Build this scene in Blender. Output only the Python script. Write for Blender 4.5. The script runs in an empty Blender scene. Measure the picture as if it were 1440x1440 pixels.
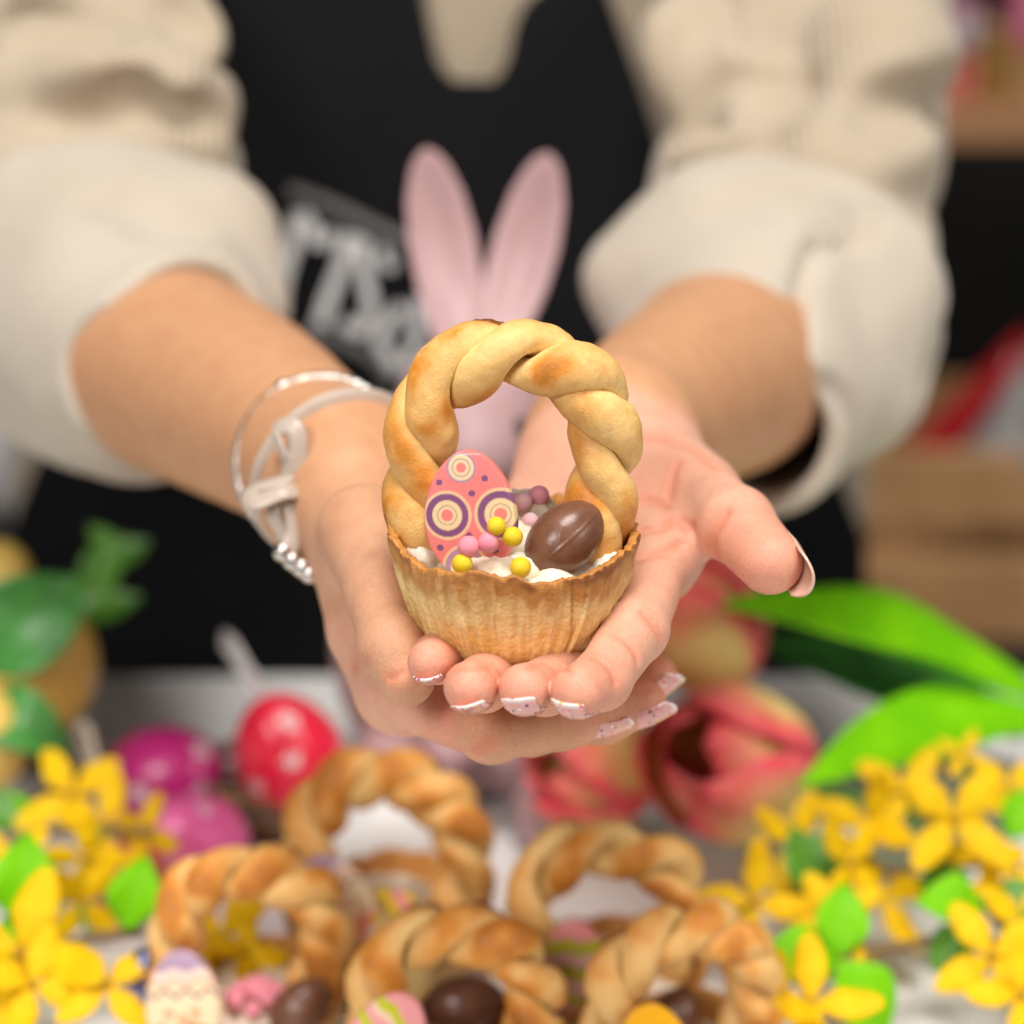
import bpy, math, random
import numpy as np
from mathutils import Vector, Matrix

scene = bpy.context.scene
COL = scene.collection
rng = np.random.default_rng(7)
random.seed(7)

# ------------------------------------------------------------------ camera
PITCH = math.radians(18.0)
CAMZ = 0.49
FPX = 3484.0                       # focal length in pixels of the 1440 frame
CP, SP = math.cos(PITCH), math.sin(PITCH)
CAM = np.array([0.0, 0.0, CAMZ])
R_ = np.array([1.0, 0, 0]); U_ = np.array([0, SP, CP]); F_ = np.array([0, CP, -SP])

cd = bpy.data.cameras.new('camera')
cd.sensor_width = 36.0
cd.lens = 36.0 * FPX / 1440.0
cd.clip_start = 0.02; cd.clip_end = 60.0
cd.dof.use_dof = True
cd.dof.focus_distance = 0.722
cd.dof.aperture_fstop = 4.9
cam = bpy.data.objects.new('camera', cd)
COL.objects.link(cam)
cam.location = CAM
cam.rotation_euler = (math.pi / 2 - PITCH, 0, 0)
scene.camera = cam

# ------------------------------------------------------------------ world and lamps
world = bpy.data.worlds.new('World'); scene.world = world
world.use_nodes = True
bg = world.node_tree.nodes['Background']
bg.inputs[0].default_value = (1.0, 0.95, 0.90, 1); bg.inputs[1].default_value = 0.07

def area(name, loc, target, size, power, color, sy=None):
    ld = bpy.data.lights.new(name, 'AREA'); ld.shape = 'RECTANGLE'
    ld.size = size; ld.size_y = sy or size; ld.energy = power; ld.color = color
    o = bpy.data.objects.new(name, ld); COL.objects.link(o)
    o.location = loc
    d = Vector(target) - Vector(loc)
    o.rotation_euler = d.to_track_quat('-Z', 'Y').to_euler()
    return o
area('ceiling_lamp', (0.10, 0.10, 2.7), (0.0, 0.85, 0.15), 1.0, 58, (1.0, 0.955, 0.90))
area('front_fill_lamp', (-1.1, -1.35, 1.75), (0.0, 0.85, 0.2), 1.0, 34, (1.0, 0.96, 0.92))  # unseen soft lamp added as front fill from the camera's left, not a window
area('fill_lamp', (1.7, -0.5, 1.3), (0.1, 0.95, 0.2), 0.9, 13, (1.0, 0.95, 0.89))

vs = scene.view_settings
vs.view_transform = 'Standard'; vs.look = 'None'; vs.gamma = 1.0; vs.exposure = 0.42
vs.use_curve_mapping = False
scene.cycles.use_denoising = True
scene.cycles.max_bounces = 6
scene.cycles.transparent_max_bounces = 6

# ------------------------------------------------------------------ coordinates
def P(px, py, d):
    """a point of the place seen at pixel (px, py) of the photograph, d metres from the lens"""
    return CAM + d * (F_ + R_ * (px - 720) / FPX + U_ * (720 - py) / FPX)
def V3(x, y, d):                      # direction: right, up, away
    v = R_ * x + U_ * y + F_ * d
    return v / np.linalg.norm(v)
def at_z(px, py, z):
    r = F_ + R_ * (px - 720) / FPX + U_ * (720 - py) / FPX
    return CAM + r * ((z - CAMZ) / r[2])
def at_y(px, py, y):
    r = F_ + R_ * (px - 720) / FPX + U_ * (720 - py) / FPX
    return CAM + r * (y / r[1])
def nrm(v):
    v = np.asarray(v, float); return v / (np.linalg.norm(v, axis=-1, keepdims=True) + 1e-12)

# ------------------------------------------------------------------ numpy noise
def vnoise(p, scale=1.0, seed=0):
    p = np.asarray(p, float) * scale + seed * 17.31
    i = np.floor(p).astype(np.int64); f = p - i; f = f * f * (3 - 2 * f)
    def h(a, b, c):
        n = (a * 374761393 + b * 668265263 + c * 2147483647 + seed * 974711) & 0xffffffff
        n = ((n ^ (n >> 13)) * 1274126177) & 0xffffffff
        n = (n ^ (n >> 16)) & 0xffff
        return n / 65535.0
    out = 0
    for dx in (0, 1):
        for dy in (0, 1):
            for dz in (0, 1):
                w = (f[..., 0] if dx else 1 - f[..., 0]) * (f[..., 1] if dy else 1 - f[..., 1]) * (f[..., 2] if dz else 1 - f[..., 2])
                out = out + w * h(i[..., 0] + dx, i[..., 1] + dy, i[..., 2] + dz)
    return out
def fbm(p, scale, seed=0, oct=3):
    s = 0; a = .5; t = 0
    for o in range(oct):
        s = s + a * vnoise(p, scale * 2 ** o, seed + o); t += a; a *= .5
    return s / t
def sstep(a, b, x):
    t = np.clip((x - a) / (b - a), 0, 1); return t * t * (3 - 2 * t)
def lerpc(c0, c1, t):
    return np.asarray(c0)[None, :] * (1 - t[:, None]) + np.asarray(c1)[None, :] * t[:, None]
def mixc(base, c, t):
    return base * (1 - t[:, None]) + np.asarray(c)[None, :] * t[:, None]
def srgb(r, g, b):
    c = np.array([r, g, b]) / 255.0
    return np.where(c <= 0.04045, c / 12.92, ((c + 0.055) / 1.055) ** 2.4)

# ------------------------------------------------------------------ scene helpers
def make_mesh(name, V, F, cols=None, smooth=True):
    me = bpy.data.meshes.new(name)
    V = np.asarray(V, np.float32)
    if isinstance(F, np.ndarray) and F.ndim == 2:
        n, k = F.shape
        me.vertices.add(len(V)); me.vertices.foreach_set('co', V.ravel())
        me.loops.add(n * k); me.loops.foreach_set('vertex_index', F.astype(np.int32).ravel())
        me.polygons.add(n); me.polygons.foreach_set('loop_start', np.arange(0, n * k, k, dtype=np.int32))
        me.update(calc_edges=True)
    else:
        me.from_pydata(V.tolist(), [], [list(map(int, f)) for f in F]); me.update()
    if smooth:
        me.polygons.foreach_set('use_smooth', np.ones(len(me.polygons), bool))
    if cols is not None:
        ca = me.color_attributes.new('Col', 'FLOAT_COLOR', 'POINT')
        c4 = np.ones((len(V), 4), np.float32); c4[:, :3] = cols
        ca.data.foreach_set('color', c4.ravel())
    return me
def link(name, me, mat=None, parent=None, solid=0.0, sub=0):
    o = bpy.data.objects.new(name, me); COL.objects.link(o)
    if mat is not None and len(me.materials) == 0:
        me.materials.append(mat)
    if parent is not None:
        o.parent = parent
    if solid:
        m = o.modifiers.new('solid', 'SOLIDIFY'); m.thickness = solid; m.offset = 0
    if sub:
        m = o.modifiers.new('sub', 'SUBSURF'); m.levels = sub; m.render_levels = sub
    return o
def part(name, VF, mat, parent=None, solid=0.0, sub=0, world=False, smooth=True):
    V, F = VF[0], VF[1]; cols = VF[2] if len(VF) > 2 else None
    V = np.asarray(V, float)
    if world and parent is not None:
        V = V - np.array(world_loc(parent))
    return link(name, make_mesh(name, V, F, cols, smooth), mat, parent, solid, sub)
def world_loc(o):
    v = Vector((0, 0, 0))
    while o is not None:
        v = v + o.location; o = o.parent
    return v
def tag(o, label=None, cat=None, group=None, kind=None):
    if label: o['label'] = label
    if cat: o['category'] = cat
    if group: o['group'] = group
    if kind: o['kind'] = kind
    return o
def thing(name, label, cat, loc=(0, 0, 0), rot=(0, 0, 0), group=None, scale=1.0):
    o = bpy.data.objects.new(name, None); COL.objects.link(o)
    o.empty_display_size = 0.02
    o.location = loc; o.rotation_euler = rot; o.scale = (scale,) * 3
    return tag(o, label, cat, group)

def join(*vfs):
    Vs, Fs, Cs, n = [], [], [], 0
    hasc = all(len(x) > 2 and x[2] is not None for x in vfs)
    for x in vfs:
        V = np.asarray(x[0], float); Vs.append(V)
        Fs += [[int(i) + n for i in f] for f in x[1]]
        if hasc: Cs.append(x[2])
        n += len(V)
    V = np.vstack(Vs)
    return (V, Fs, np.vstack(Cs)) if hasc else (V, Fs)
def grid_faces(nu, nv, wrap_u=False, wrap_v=False):
    """vertex index = i*nv + j"""
    iu = np.arange(nu if wrap_u else nu - 1); jv = np.arange(nv if wrap_v else nv - 1)
    I, J = np.meshgrid(iu, jv, indexing='ij'); I = I.ravel(); J = J.ravel()
    I2 = (I + 1) % nu; J2 = (J + 1) % nv
    return np.stack([I * nv + J, I2 * nv + J, I2 * nv + J2, I * nv + J2], 1)
def box(x0, x1, y0, y1, z0, z1, bev=0.0):
    b = bev
    if not b:
        V = [(x, y, z) for z in (z0, z1) for x, y in ((x0, y0), (x1, y0), (x1, y1), (x0, y1))]
        F = [(0, 3, 2, 1), (4, 5, 6, 7), (0, 1, 5, 4), (1, 2, 6, 5), (2, 3, 7, 6), (3, 0, 4, 7)]
        return np.array(V, float), F
    rows = [(z0, b), (z0 + b, 0), (z1 - b, 0), (z1, b)]
    V = []
    for z, i in rows:
        X0, X1, Y0, Y1 = x0 + i, x1 - i, y0 + i, y1 - i
        V += [(X0 + b, Y0, z), (X1 - b, Y0, z), (X1, Y0 + b, z), (X1, Y1 - b, z), (X1 - b, Y1, z), (X0 + b, Y1, z), (X0, Y1 - b, z), (X0, Y0 + b, z)]
    F = [tuple(range(7, -1, -1)), tuple(range(24, 32))]
    for r in range(3):
        for k in range(8):
            F.append((r * 8 + k, r * 8 + (k + 1) % 8, r * 8 + 8 + (k + 1) % 8, r * 8 + 8 + k))
    return np.array(V, float), F
def catmull(pts, n):
    p = np.asarray(pts, float)
    p = np.vstack([2 * p[0] - p[1], p, 2 * p[-1] - p[-2]])
    m = len(p) - 3
    t = np.linspace(0, m - 1e-9, n); i = t.astype(int); f = (t - i)[:, None]
    p0, p1, p2, p3 = p[i], p[i + 1], p[i + 2], p[i + 3]
    return 0.5 * (2 * p1 + (p2 - p0) * f + (2 * p0 - 5 * p1 + 4 * p2 - p3) * f ** 2 + (3 * p1 - p0 - 3 * p2 + p3) * f ** 3)
def resample(c, n):
    s = np.r_[0, np.cumsum(np.linalg.norm(np.diff(c, axis=0), axis=1))]
    t = np.linspace(0, s[-1], n)
    return np.stack([np.interp(t, s, c[:, k]) for k in range(3)], 1)
def tube(path, rad, nseg=12, flat=1.0, up=None, cap=True):
    path = np.asarray(path, float); n = len(path)
    rad = np.broadcast_to(np.asarray(rad, float), (n,))
    T = nrm(np.gradient(path, axis=0))
    N = np.zeros_like(path)
    u = np.array(up if up is not None else (0.13, 0.21, 0.97)); 
    v = u - T[0] * (u @ T[0]); 
    for i in range(n):
        if up is not None: v = u - T[i] * (u @ T[i])
        else: v = v - T[i] * (v @ T[i])
        v = v / (np.linalg.norm(v) + 1e-12); N[i] = v
    B = np.cross(T, N)
    a = np.linspace(0, 2 * np.pi, nseg, endpoint=False)
    V = path[:, None] + rad[:, None, None] * (np.cos(a)[None, :, None] * B[:, None] + flat * np.sin(a)[None, :, None] * N[:, None])
    V = V.reshape(-1, 3); F = grid_faces(n, nseg, wrap_v=True)[:, ::-1].tolist()
    if cap:
        F.append(list(range(nseg))); F.append([(n - 1) * nseg + k for k in range(nseg - 1, -1, -1)])
    return V, F
def lathe(prof, n=48):
    prof = np.asarray(prof, float); m = len(prof)
    a = np.linspace(0, 2 * np.pi, n, endpoint=False)
    V = np.stack([prof[:, 0][None] * np.cos(a)[:, None], prof[:, 0][None] * np.sin(a)[:, None], np.broadcast_to(prof[:, 1][None], (n, m))], -1).reshape(-1, 3)
    return V, grid_faces(n, m, wrap_u=True)
def uvsphere(nu=24, nv=14):
    th = np.linspace(0.0, np.pi, nv)
    V, F = lathe(np.stack([np.sin(th) + 1e-5, -np.cos(th)], 1), nu)
    return V, F

# ------------------------------------------------------------------ materials
def mat(name, col=(.8, .8, .8), rough=.5, attr=False, col2=None, nscale=60, contrast=(.35, .65), ndetail=4, vary=0.0, vscale=200,
        bump=0.0, bscale=300, bdetail=4, sss=0.0, sssr=(.01, .005, .003), metal=0.0, coat=0.0, coatr=.2, spec=.5, sheen=0.0, rvary=0.0, trans=0.0, emit=None):
    m = bpy.data.materials.new(name); m.use_nodes = True
    nt = m.node_tree; N = nt.nodes; L = nt.links
    b = N['Principled BSDF']
    b.inputs['Roughness'].default_value = rough
    b.inputs['Metallic'].default_value = metal
    b.inputs['Specular IOR Level'].default_value = spec
    b.inputs['Coat Weight'].default_value = coat; b.inputs['Coat Roughness'].default_value = coatr
    b.inputs['Sheen Weight'].default_value = sheen
    tc = N.new('ShaderNodeTexCoord')
    def noise(sc, det):
        n = N.new('ShaderNodeTexNoise'); n.inputs['Scale'].default_value = sc; n.inputs['Detail'].default_value = det
        L.new(tc.outputs['Object'], n.inputs['Vector']); return n
    if attr:
        a = N.new('ShaderNodeAttribute'); a.attribute_name = 'Col'; csock = a.outputs['Color']
    elif col2 is not None:
        n = noise(nscale, ndetail); r = N.new('ShaderNodeValToRGB')
        r.color_ramp.elements[0].position = contrast[0]; r.color_ramp.elements[1].position = contrast[1]
        r.color_ramp.elements[0].color = (*col, 1); r.color_ramp.elements[1].color = (*col2, 1)
        L.new(n.outputs['Fac'], r.inputs[0]); csock = r.outputs[0]
    else:
        rgb = N.new('ShaderNodeRGB'); rgb.outputs[0].default_value = (*col, 1); csock = rgb.outputs[0]
    if vary:
        n = noise(vscale, 5); mr = N.new('ShaderNodeMapRange')
        mr.inputs[1].default_value = .25; mr.inputs[2].default_value = .75
        mr.inputs[3].default_value = 1 - vary; mr.inputs[4].default_value = 1 + vary
        L.new(n.outputs['Fac'], mr.inputs[0])
        mx = N.new('ShaderNodeVectorMath'); mx.operation = 'SCALE'
        L.new(csock, mx.inputs[0]); L.new(mr.outputs[0], mx.inputs['Scale']); csock = mx.outputs[0]
    L.new(csock, b.inputs['Base Color'])
    if rvary:
        n = noise(vscale * .6, 4); mr = N.new('ShaderNodeMapRange')
        mr.inputs[3].default_value = max(rough - rvary, .02); mr.inputs[4].default_value = min(rough + rvary, 1)
        L.new(n.outputs['Fac'], mr.inputs[0]); L.new(mr.outputs[0], b.inputs['Roughness'])
    if bump:
        n = noise(bscale, bdetail); bp = N.new('ShaderNodeBump')
        bp.inputs['Strength'].default_value = 1.0; bp.inputs['Distance'].default_value = bump
        L.new(n.outputs['Fac'], bp.inputs['Height']); L.new(bp.outputs[0], b.inputs['Normal'])
    if sss:
        b.inputs['Subsurface Weight'].default_value = sss
        b.inputs['Subsurface Radius'].default_value = sssr; b.inputs['Subsurface Scale'].default_value = 1.0
    if trans:
        b.inputs['Transmission Weight'].default_value = trans
    return m

# ------------------------------------------------------------------ distance-field modelling (for organic bodies)
def rc(p, a, b, ra, rb):
    a = np.asarray(a, float); b = np.asarray(b, float); ab = b - a
    t = np.clip(((p - a) @ ab) / (ab @ ab + 1e-12), 0, 1)
    return np.linalg.norm(p - a - t[:, None] * ab, axis=1) - (ra + (rb - ra) * t)
def smin(a, b, k):
    h = np.maximum(k - np.abs(a - b), 0) / k
    return np.minimum(a, b) - h * h * k * .25
def smax(a, b, k): return -smin(-a, -b, k)
def chain(p, pts, rad, k=.003):
    d = None
    for i in range(len(pts) - 1):
        e = rc(p, pts[i], pts[i + 1], rad[i], rad[i + 1])
        d = e if d is None else smin(d, e, k)
    return d
def ellip(p, c, axes, rad):
    q = (p - np.asarray(c)) @ np.asarray(axes).T / np.asarray(rad)
    k = np.linalg.norm(q, axis=1)
    return (k - 1) * min(rad) * .9
def surface_nets(f, lo, hi, h, project=True):
    lo = np.asarray(lo, float); hi = np.asarray(hi, float)
    C = 4
    nc = np.ceil((hi - lo) / (h * C)).astype(int) + 1
    gx = [lo[k] + np.arange(nc[k]) * h * C + h * C / 2 for k in range(3)]
    G = np.stack(np.meshgrid(*gx, indexing='ij'), -1).reshape(-1, 3)
    fc = f(G).reshape(nc)
    act = np.abs(fc) < h * C * 1.9
    Vv = np.repeat(np.repeat(np.repeat(fc, C, 0), C, 1), C, 2).astype(np.float32)
    A = np.argwhere(act)
    off = np.stack(np.meshgrid(*[np.arange(C)] * 3, indexing='ij'), -1).reshape(-1, 3)
    idx = (A[:, None] * C + off[None]).reshape(-1, 3)
    pts = lo + (idx + .5) * h
    vals = np.concatenate([f(c) for c in np.array_split(pts, max(1, len(pts) // 400000 + 1))])
    Vv[idx[:, 0], idx[:, 1], idx[:, 2]] = vals
    S = Vv < 0
    cnt = sum(S[a:S.shape[0] - 1 + a, b:S.shape[1] - 1 + b, c:S.shape[2] - 1 + c].astype(np.int8) for a in (0, 1) for b in (0, 1) for c in (0, 1))
    cells = np.argwhere((cnt > 0) & (cnt < 8))
    cid = -np.ones(cnt.shape, np.int32); cid[cells[:, 0], cells[:, 1], cells[:, 2]] = np.arange(len(cells))
    co = np.array([(a, b, c) for a in (0, 1) for b in (0, 1) for c in (0, 1)])
    cv = np.stack([Vv[cells[:, 0] + a, cells[:, 1] + b, cells[:, 2] + c] for a, b, c in co], 1)
    acc = np.zeros((len(cells), 3)); num = np.zeros(len(cells))
    for i in range(8):
        for j in range(i + 1, 8):
            if np.abs(co[i] - co[j]).sum() != 1: continue
            m = (cv[:, i] < 0) != (cv[:, j] < 0)
            t = np.where(m, cv[:, i] / (cv[:, i] - cv[:, j] + 1e-12), 0)
            acc += np.where(m[:, None], co[i] + t[:, None] * (co[j] - co[i]), 0); num += m
    V = lo + (cells + .5 + acc / num[:, None]) * h
    Fs = []
    for ax in range(3):
        o1, o2 = (ax + 1) % 3, (ax + 2) % 3
        sl0 = [slice(None)] * 3; sl1 = [slice(None)] * 3
        sl0[ax] = slice(0, -1); sl1[ax] = slice(1, None)
        a = S[tuple(sl0)]; b = S[tuple(sl1)]
        E = np.argwhere(a != b)
        E = E[(E[:, o1] > 0) & (E[:, o2] > 0) & (E[:, o1] < S.shape[o1] - 1) & (E[:, o2] < S.shape[o2] - 1)]
        q = []
        for (d1, d2) in ((-1, -1), (0, -1), (0, 0), (-1, 0)):
            e = E.copy(); e[:, o1] += d1; e[:, o2] += d2
            q.append(cid[e[:, 0], e[:, 1], e[:, 2]])
        q = np.stack(q, 1)
        ins = a[E[:, 0], E[:, 1], E[:, 2]]
        q = np.where(ins[:, None], q, q[:, ::-1])
        q = q[(q >= 0).all(1)]
        Fs.append(q)
    F = np.vstack(Fs)
    if project:
        for _ in range(1):
            e = h * .3
            f0 = f(V)
            g = np.stack([f(V + np.eye(3)[k] * e) - f0 for k in range(3)], 1) / e
            gl = (g * g).sum(1, keepdims=True)
            st = -f0[:, None] * g / np.maximum(gl, .2)
            V = V + np.clip(st, -h * .7, h * .7)
    return V, F
def raymarch(f, px, py, d0=.55, d1=1.6):
    r = F_ + R_ * (px - 720) / FPX + U_ * (720 - py) / FPX
    t = d0; L = np.linalg.norm(r)
    for _ in range(120):
        v = float(f((CAM + r * t)[None])[0])
        if v < 1e-4: return CAM + r * t
        t += max(v, 2e-4) * .8 / L
        if t > d1: return None
    return CAM + r * t

# ================================================================== setting: table, floor, wall
M_table = mat('white_table', (.78, .77, .76), .38, vary=.03, vscale=9, bump=.0002, bscale=120, rvary=.08)
M_floor = mat('dark_floor', (.035, .030, .028), .5, vary=.2, vscale=6)
M_wall = mat('dark_wall', (.016, .014, .013), .8, vary=.25, vscale=4)

floor = part('floor', box(-3, 3, -1.5, 3.2, -.80, -.75), M_floor); tag(floor, kind='structure')
wall = part('wall', box(-3, 3, 2.9, 3.0, -.75, 2.2), M_wall); tag(wall, kind='structure')
table = thing('table', 'white smooth table under the pastries, eggs and flowers', 'table', (0, .8, -.75))
part('tabletop', box(-.95, .95, -.42, .43, .715, .75, .004), M_table, table, smooth=False)
for sx in (-1, 1):
    for sy in (-.38, .38):
        part('leg', box(sx * .88 - .025, sx * .88 + .025, sy - .025, sy + .025, 0, .714), M_table, table, smooth=False)

# ================================================================== the person
TX, TY = -.045, 1.44            # torso axis
person = thing('person', 'person in cream corduroy shirt and black apron holding out a pastry basket in both hands', 'person', (TX, TY, -.75))

# --- left arm (right in the photograph): palm up, fingers under the basket
Lw = P(865, 612, .868)
L_fore = [P(1075, 455, 1.13), P(1022, 520, 1.035), P(945, 565, .945), Lw]
L_forer = [.047, .044, .035, .027]
Lm = dict(i=P(922, 788, .778), m=P(862, 822, .798), r=P(795, 832, .812), p=P(730, 826, .822))
L_fing = dict(
    i=([Lm['i'], P(893, 885, .737), P(845, 957, .7145), P(812, 972, .7025)], [.0108, .0096, .0083, .0077]),
    m=([Lm['m'], P(806, 925, .745), P(767, 966, .720), P(737, 969, .7045)], [.0105, .0090, .0079, .0074]),
    r=([Lm['r'], P(722, 930, .752), P(680, 961, .720), P(660, 966, .7035)], [.0100, .0086, .0079, .0074]),
    p=([Lm['p'], P(648, 898, .767), P(615, 926, .732), P(603, 931, .7165)], [.0092, .0076, .0070, .0062]))
L_thumb = ([P(925, 672, .836), P(985, 703, .800), P(1036, 738, .768), P(1083, 790, .746)], [.0150, .0128, .0114, .0099])

def limb(pts, rad, n=14):
    c = catmull(np.array(pts), n * 4); q = resample(c, n)
    s0 = np.r_[0, np.cumsum(np.linalg.norm(np.diff(np.array(pts), axis=0), axis=1))]; s0 /= s0[-1]
    return q, np.interp(np.linspace(0, 1, n), s0, rad)
def hchain(p, pts, rad):
    d = None
    for i in range(len(pts) - 1):
        e = rc(p, pts[i], pts[i + 1], rad[i], rad[i + 1])
        d = e if d is None else np.minimum(d, e)
    return d
L_limb = limb(L_fore, L_forer)
def f_left(p):
    d = hchain(p, *L_limb)
    base = None
    for k, r0 in (('i', .0120), ('m', .0115), ('r', .0115), ('p', .0115)):
        w = Lw + (Lm[k] - Lw) * .12
        e = rc(p, w, Lm[k], r0 + .003, r0)
        base = e if base is None else smin(base, e, .020)
    base = smin(base, rc(p, P(800, 690, .852), P(735, 780, .826), .017, .014), .016)      # heel of the little-finger side
    base = smin(base, rc(p, P(915, 675, .838), P(962, 705, .812), .0195, .0155), .012)      # ball of the thumb
    d = smin(d, base, .022)
    d = smin(d, chain(p, *L_thumb, .004), .011)
    d = smin(d, rc(p, P(948, 735, .800), P(925, 778, .782), .007, .009), .012)            # web
    out = d
    for k in 'imrp':
        pts, rad = L_fing[k]
        fd = chain(p, pts, rad, .0035)
        # fleshy pad on the palm side
        t = pts[3] - pts[2]
        out = np.minimum(out, smin(d, fd, .007))
    return out

# --- right arm (left in the photograph): cradles the other hand from below
Rw = P(478, 668, .852)
R_fore = [P(95, 430, 1.14), P(205, 500, 1.03), P(350, 578, .935), Rw]
R_forer = [.047, .0445, .0365, .0265]
Rm = dict(i=P(566, 972, .786), m=P(590, 935, .808), r=P(600, 890, .825), p=P(600, 850, .845))
R_fing = dict(
    i=([Rm['i'], P(690, 1027, .7440), P(790, 1014, .750), P(848, 1004, .757)], [.0115, .0094, .0082, .0070]),
    m=([Rm['m'], P(745, 1018, .768), P(850, 1006, .770), P(905, 988, .773)], [.0112, .0094, .0082, .0072]),
    r=([Rm['r'], P(760, 985, .800), P(860, 985, .795), P(922, 950, .790)], [.0105, .0090, .0080, .0068]),
    p=([Rm['p'], P(730, 945, .835), P(800, 940, .830), P(850, 920, .822)], [.0095, .0080, .0070, .0060]))
R_thumb = ([P(510, 745, .794), P(535, 832, .758), P(550, 905, .7390), P(572, 953, .7345)], [.0150, .0108, .0096, .0086])

R_limb = limb(R_fore, R_forer)
def f_right(p):
    d = hchain(p, *R_limb)
    base = None
    for k, r0 in (('i', .0125), ('m', .0125), ('r', .0120), ('p', .0115)):
        w = Rw + (Rm[k] - Rw) * .10 + F_ * .006
        e = rc(p, w, Rm[k], r0 + .003, r0)
        base = e if base is None else smin(base, e, .020)
    base = smin(base, chain(p, [P(488, 770, .822), P(519, 885, .802), P(556, 965, .789)], [.0125, .0130, .0125], .004), .006)
    base = smin(base, rc(p, P(490, 705, .826), P(500, 765, .803), .018, .013), .010)
    d = smin(d, base, .022)
    th = chain(p, *R_thumb, .004)
    d = smin(d, th, .0020)
    out = d
    for k in 'imrp':
        pts, rad = R_fing[k]
        out = np.minimum(out, smin(d, chain(p, pts, rad, .004), .008))
    return out

CREASE = [[], []]
def creased(f, lines, slot):
    segs = []
    for px, r in lines:
        pts = [raymarch(f, *q) for q in px]
        pts = [q for q in pts if q is not None]
        if len(pts) < 2: continue
        c = catmull(np.array(pts), 3 * len(pts))
        for a, b in zip(c[:-1], c[1:]): segs.append((a, b, r))
    CREASE[slot] = np.array([a for a, b, r in segs])
    lo = np.min([np.minimum(a, b) for a, b, r in segs], 0) - .01; hi = np.max([np.maximum(a, b) for a, b, r in segs], 0) + .01
    def g(p):
        d = f(p)
        m = np.where(((p > lo) & (p < hi)).all(1) & (np.abs(d) < .006))[0]
        if len(m):
            q = p[m]; c = np.full(len(m), 1.0)
            for a, b, r in segs:
                c = np.minimum(c, rc(q, a, b, r, r))
            d = d.copy(); d[m] = smax(d[m], -c, .0022)
        return d
    return g

L_lines = [
    ([(1022, 722), (1008, 745), (1004, 770), (1008, 785)], .0004),            # thumb joint
    ([(1016, 730), (1003, 752), (1000, 772)], .0003),
    ([(890, 618), (930, 616), (975, 634), (1012, 662)], .0007),
    ([(952, 652), (945, 675), (940, 705)], .0001),
    ([(900, 745), (930, 742), (950, 728), (972, 745)], .0010),
    ([(898, 786), (930, 778), (958, 765)], .0009),
    ([(905, 700), (925, 705), (938, 715)], .0003),
    ([(905, 862), (920, 880), (930, 900)], .0003),                            # index joints
    ([(868, 893), (885, 905), (898, 930), (902, 955)], .0005),
    ([(838, 925), (858, 940), (866, 960)], .0004),
    ([(746, 938), (775, 934), (800, 945)], .0004),
    ([(640, 940), (668, 938), (692, 943)], .0003),
]
R_lines = [
    ([(548, 955), (560, 950), (570, 946)], .0002),
    ([(670, 1055), (682, 1048), (690, 1040)], .0002),
    ([(498, 938), (508, 932), (516, 930)], .0003),
]
fL = creased(f_left, L_lines, 0); fR = creased(f_right, R_lines, 1)

def bounds(ptl, pad):
    a = np.array(ptl); return a.min(0) - pad, a.max(0) + pad
allL = L_fore + [q for k in L_fing for q in L_fing[k][0]] + L_thumb[0]
allR = R_fore + [q for k in R_fing for q in R_fing[k][0]] + R_thumb[0]
HV = 0.0011
loL, hiL = bounds(allL, .03); loR, hiR = bounds(allR, .03)
VL, FL = surface_nets(fL, loL, hiL + [.02, .03, .02], HV)
VR, FR = surface_nets(fR, loR - [.02, 0, 0], hiR + [.0, .03, .02], HV)

def skin_cols(V, tips, palm, pr, thumb):
    base = np.tile(np.array([.575, .295, .155]), (len(V), 1))
    pink = np.zeros(len(V))
    for c, r in tips:
        pink = np.maximum(pink, np.exp(-(np.linalg.norm(V - c, axis=1) / r) ** 2))
    pk = np.exp(-(np.linalg.norm(V - palm, axis=1) / pr) ** 2)
    if thumb == 0: pk = sstep(-.004, .010, (V - P(900, 622, .855)) @ nrm(V3(-.10, -.62, -.75)) + (fbm(V, 60, 2, 2) - .5) * .01) * .95
    n = fbm(V, 55, 3, 3)
    base = mixc(base, (.74, .40, .29), np.clip(pk * .85 + (n - .5) * .3 * pk, 0, 1))
    base = mixc(base, (.74, .30, .20), np.clip(pink * (.55 + .5 * n), 0, .9))
    if len(CREASE[thumb]):
        cd = np.full(len(V), 1.0)
        near = np.where((V > CREASE[thumb].min(0) - .01).all(1) & (V < CREASE[thumb].max(0) + .01).all(1))[0]
        for q in CREASE[thumb]: cd[near] = np.minimum(cd[near], np.linalg.norm(V[near] - q, axis=1))
        base = mixc(base, (.66, .20, .11), np.exp(-(cd / .0028) ** 2) * .55)
    n2 = fbm(V, 160, 9, 3)
    return base * (1 + (n2 - .5)[:, None] * np.array([.14, .26, .30])) * (1 + (fbm(V, 18, 5, 2) - .5) * .12)[:, None]
cL = skin_cols(VL, [(L_fing[k][0][3], .018) for k in 'imrp'] + [(L_thumb[0][3], .024), (P(940, 730, .80), .018)], P(930, 740, .80), .075, 0)
cR = skin_cols(VR, [(R_fing[k][0][3], .014) for k in 'imr'] + [(P(518, 925, .76), .012), (P(620, 1015, .75), .014)], P(560, 960, .78), .05, 1)

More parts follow.
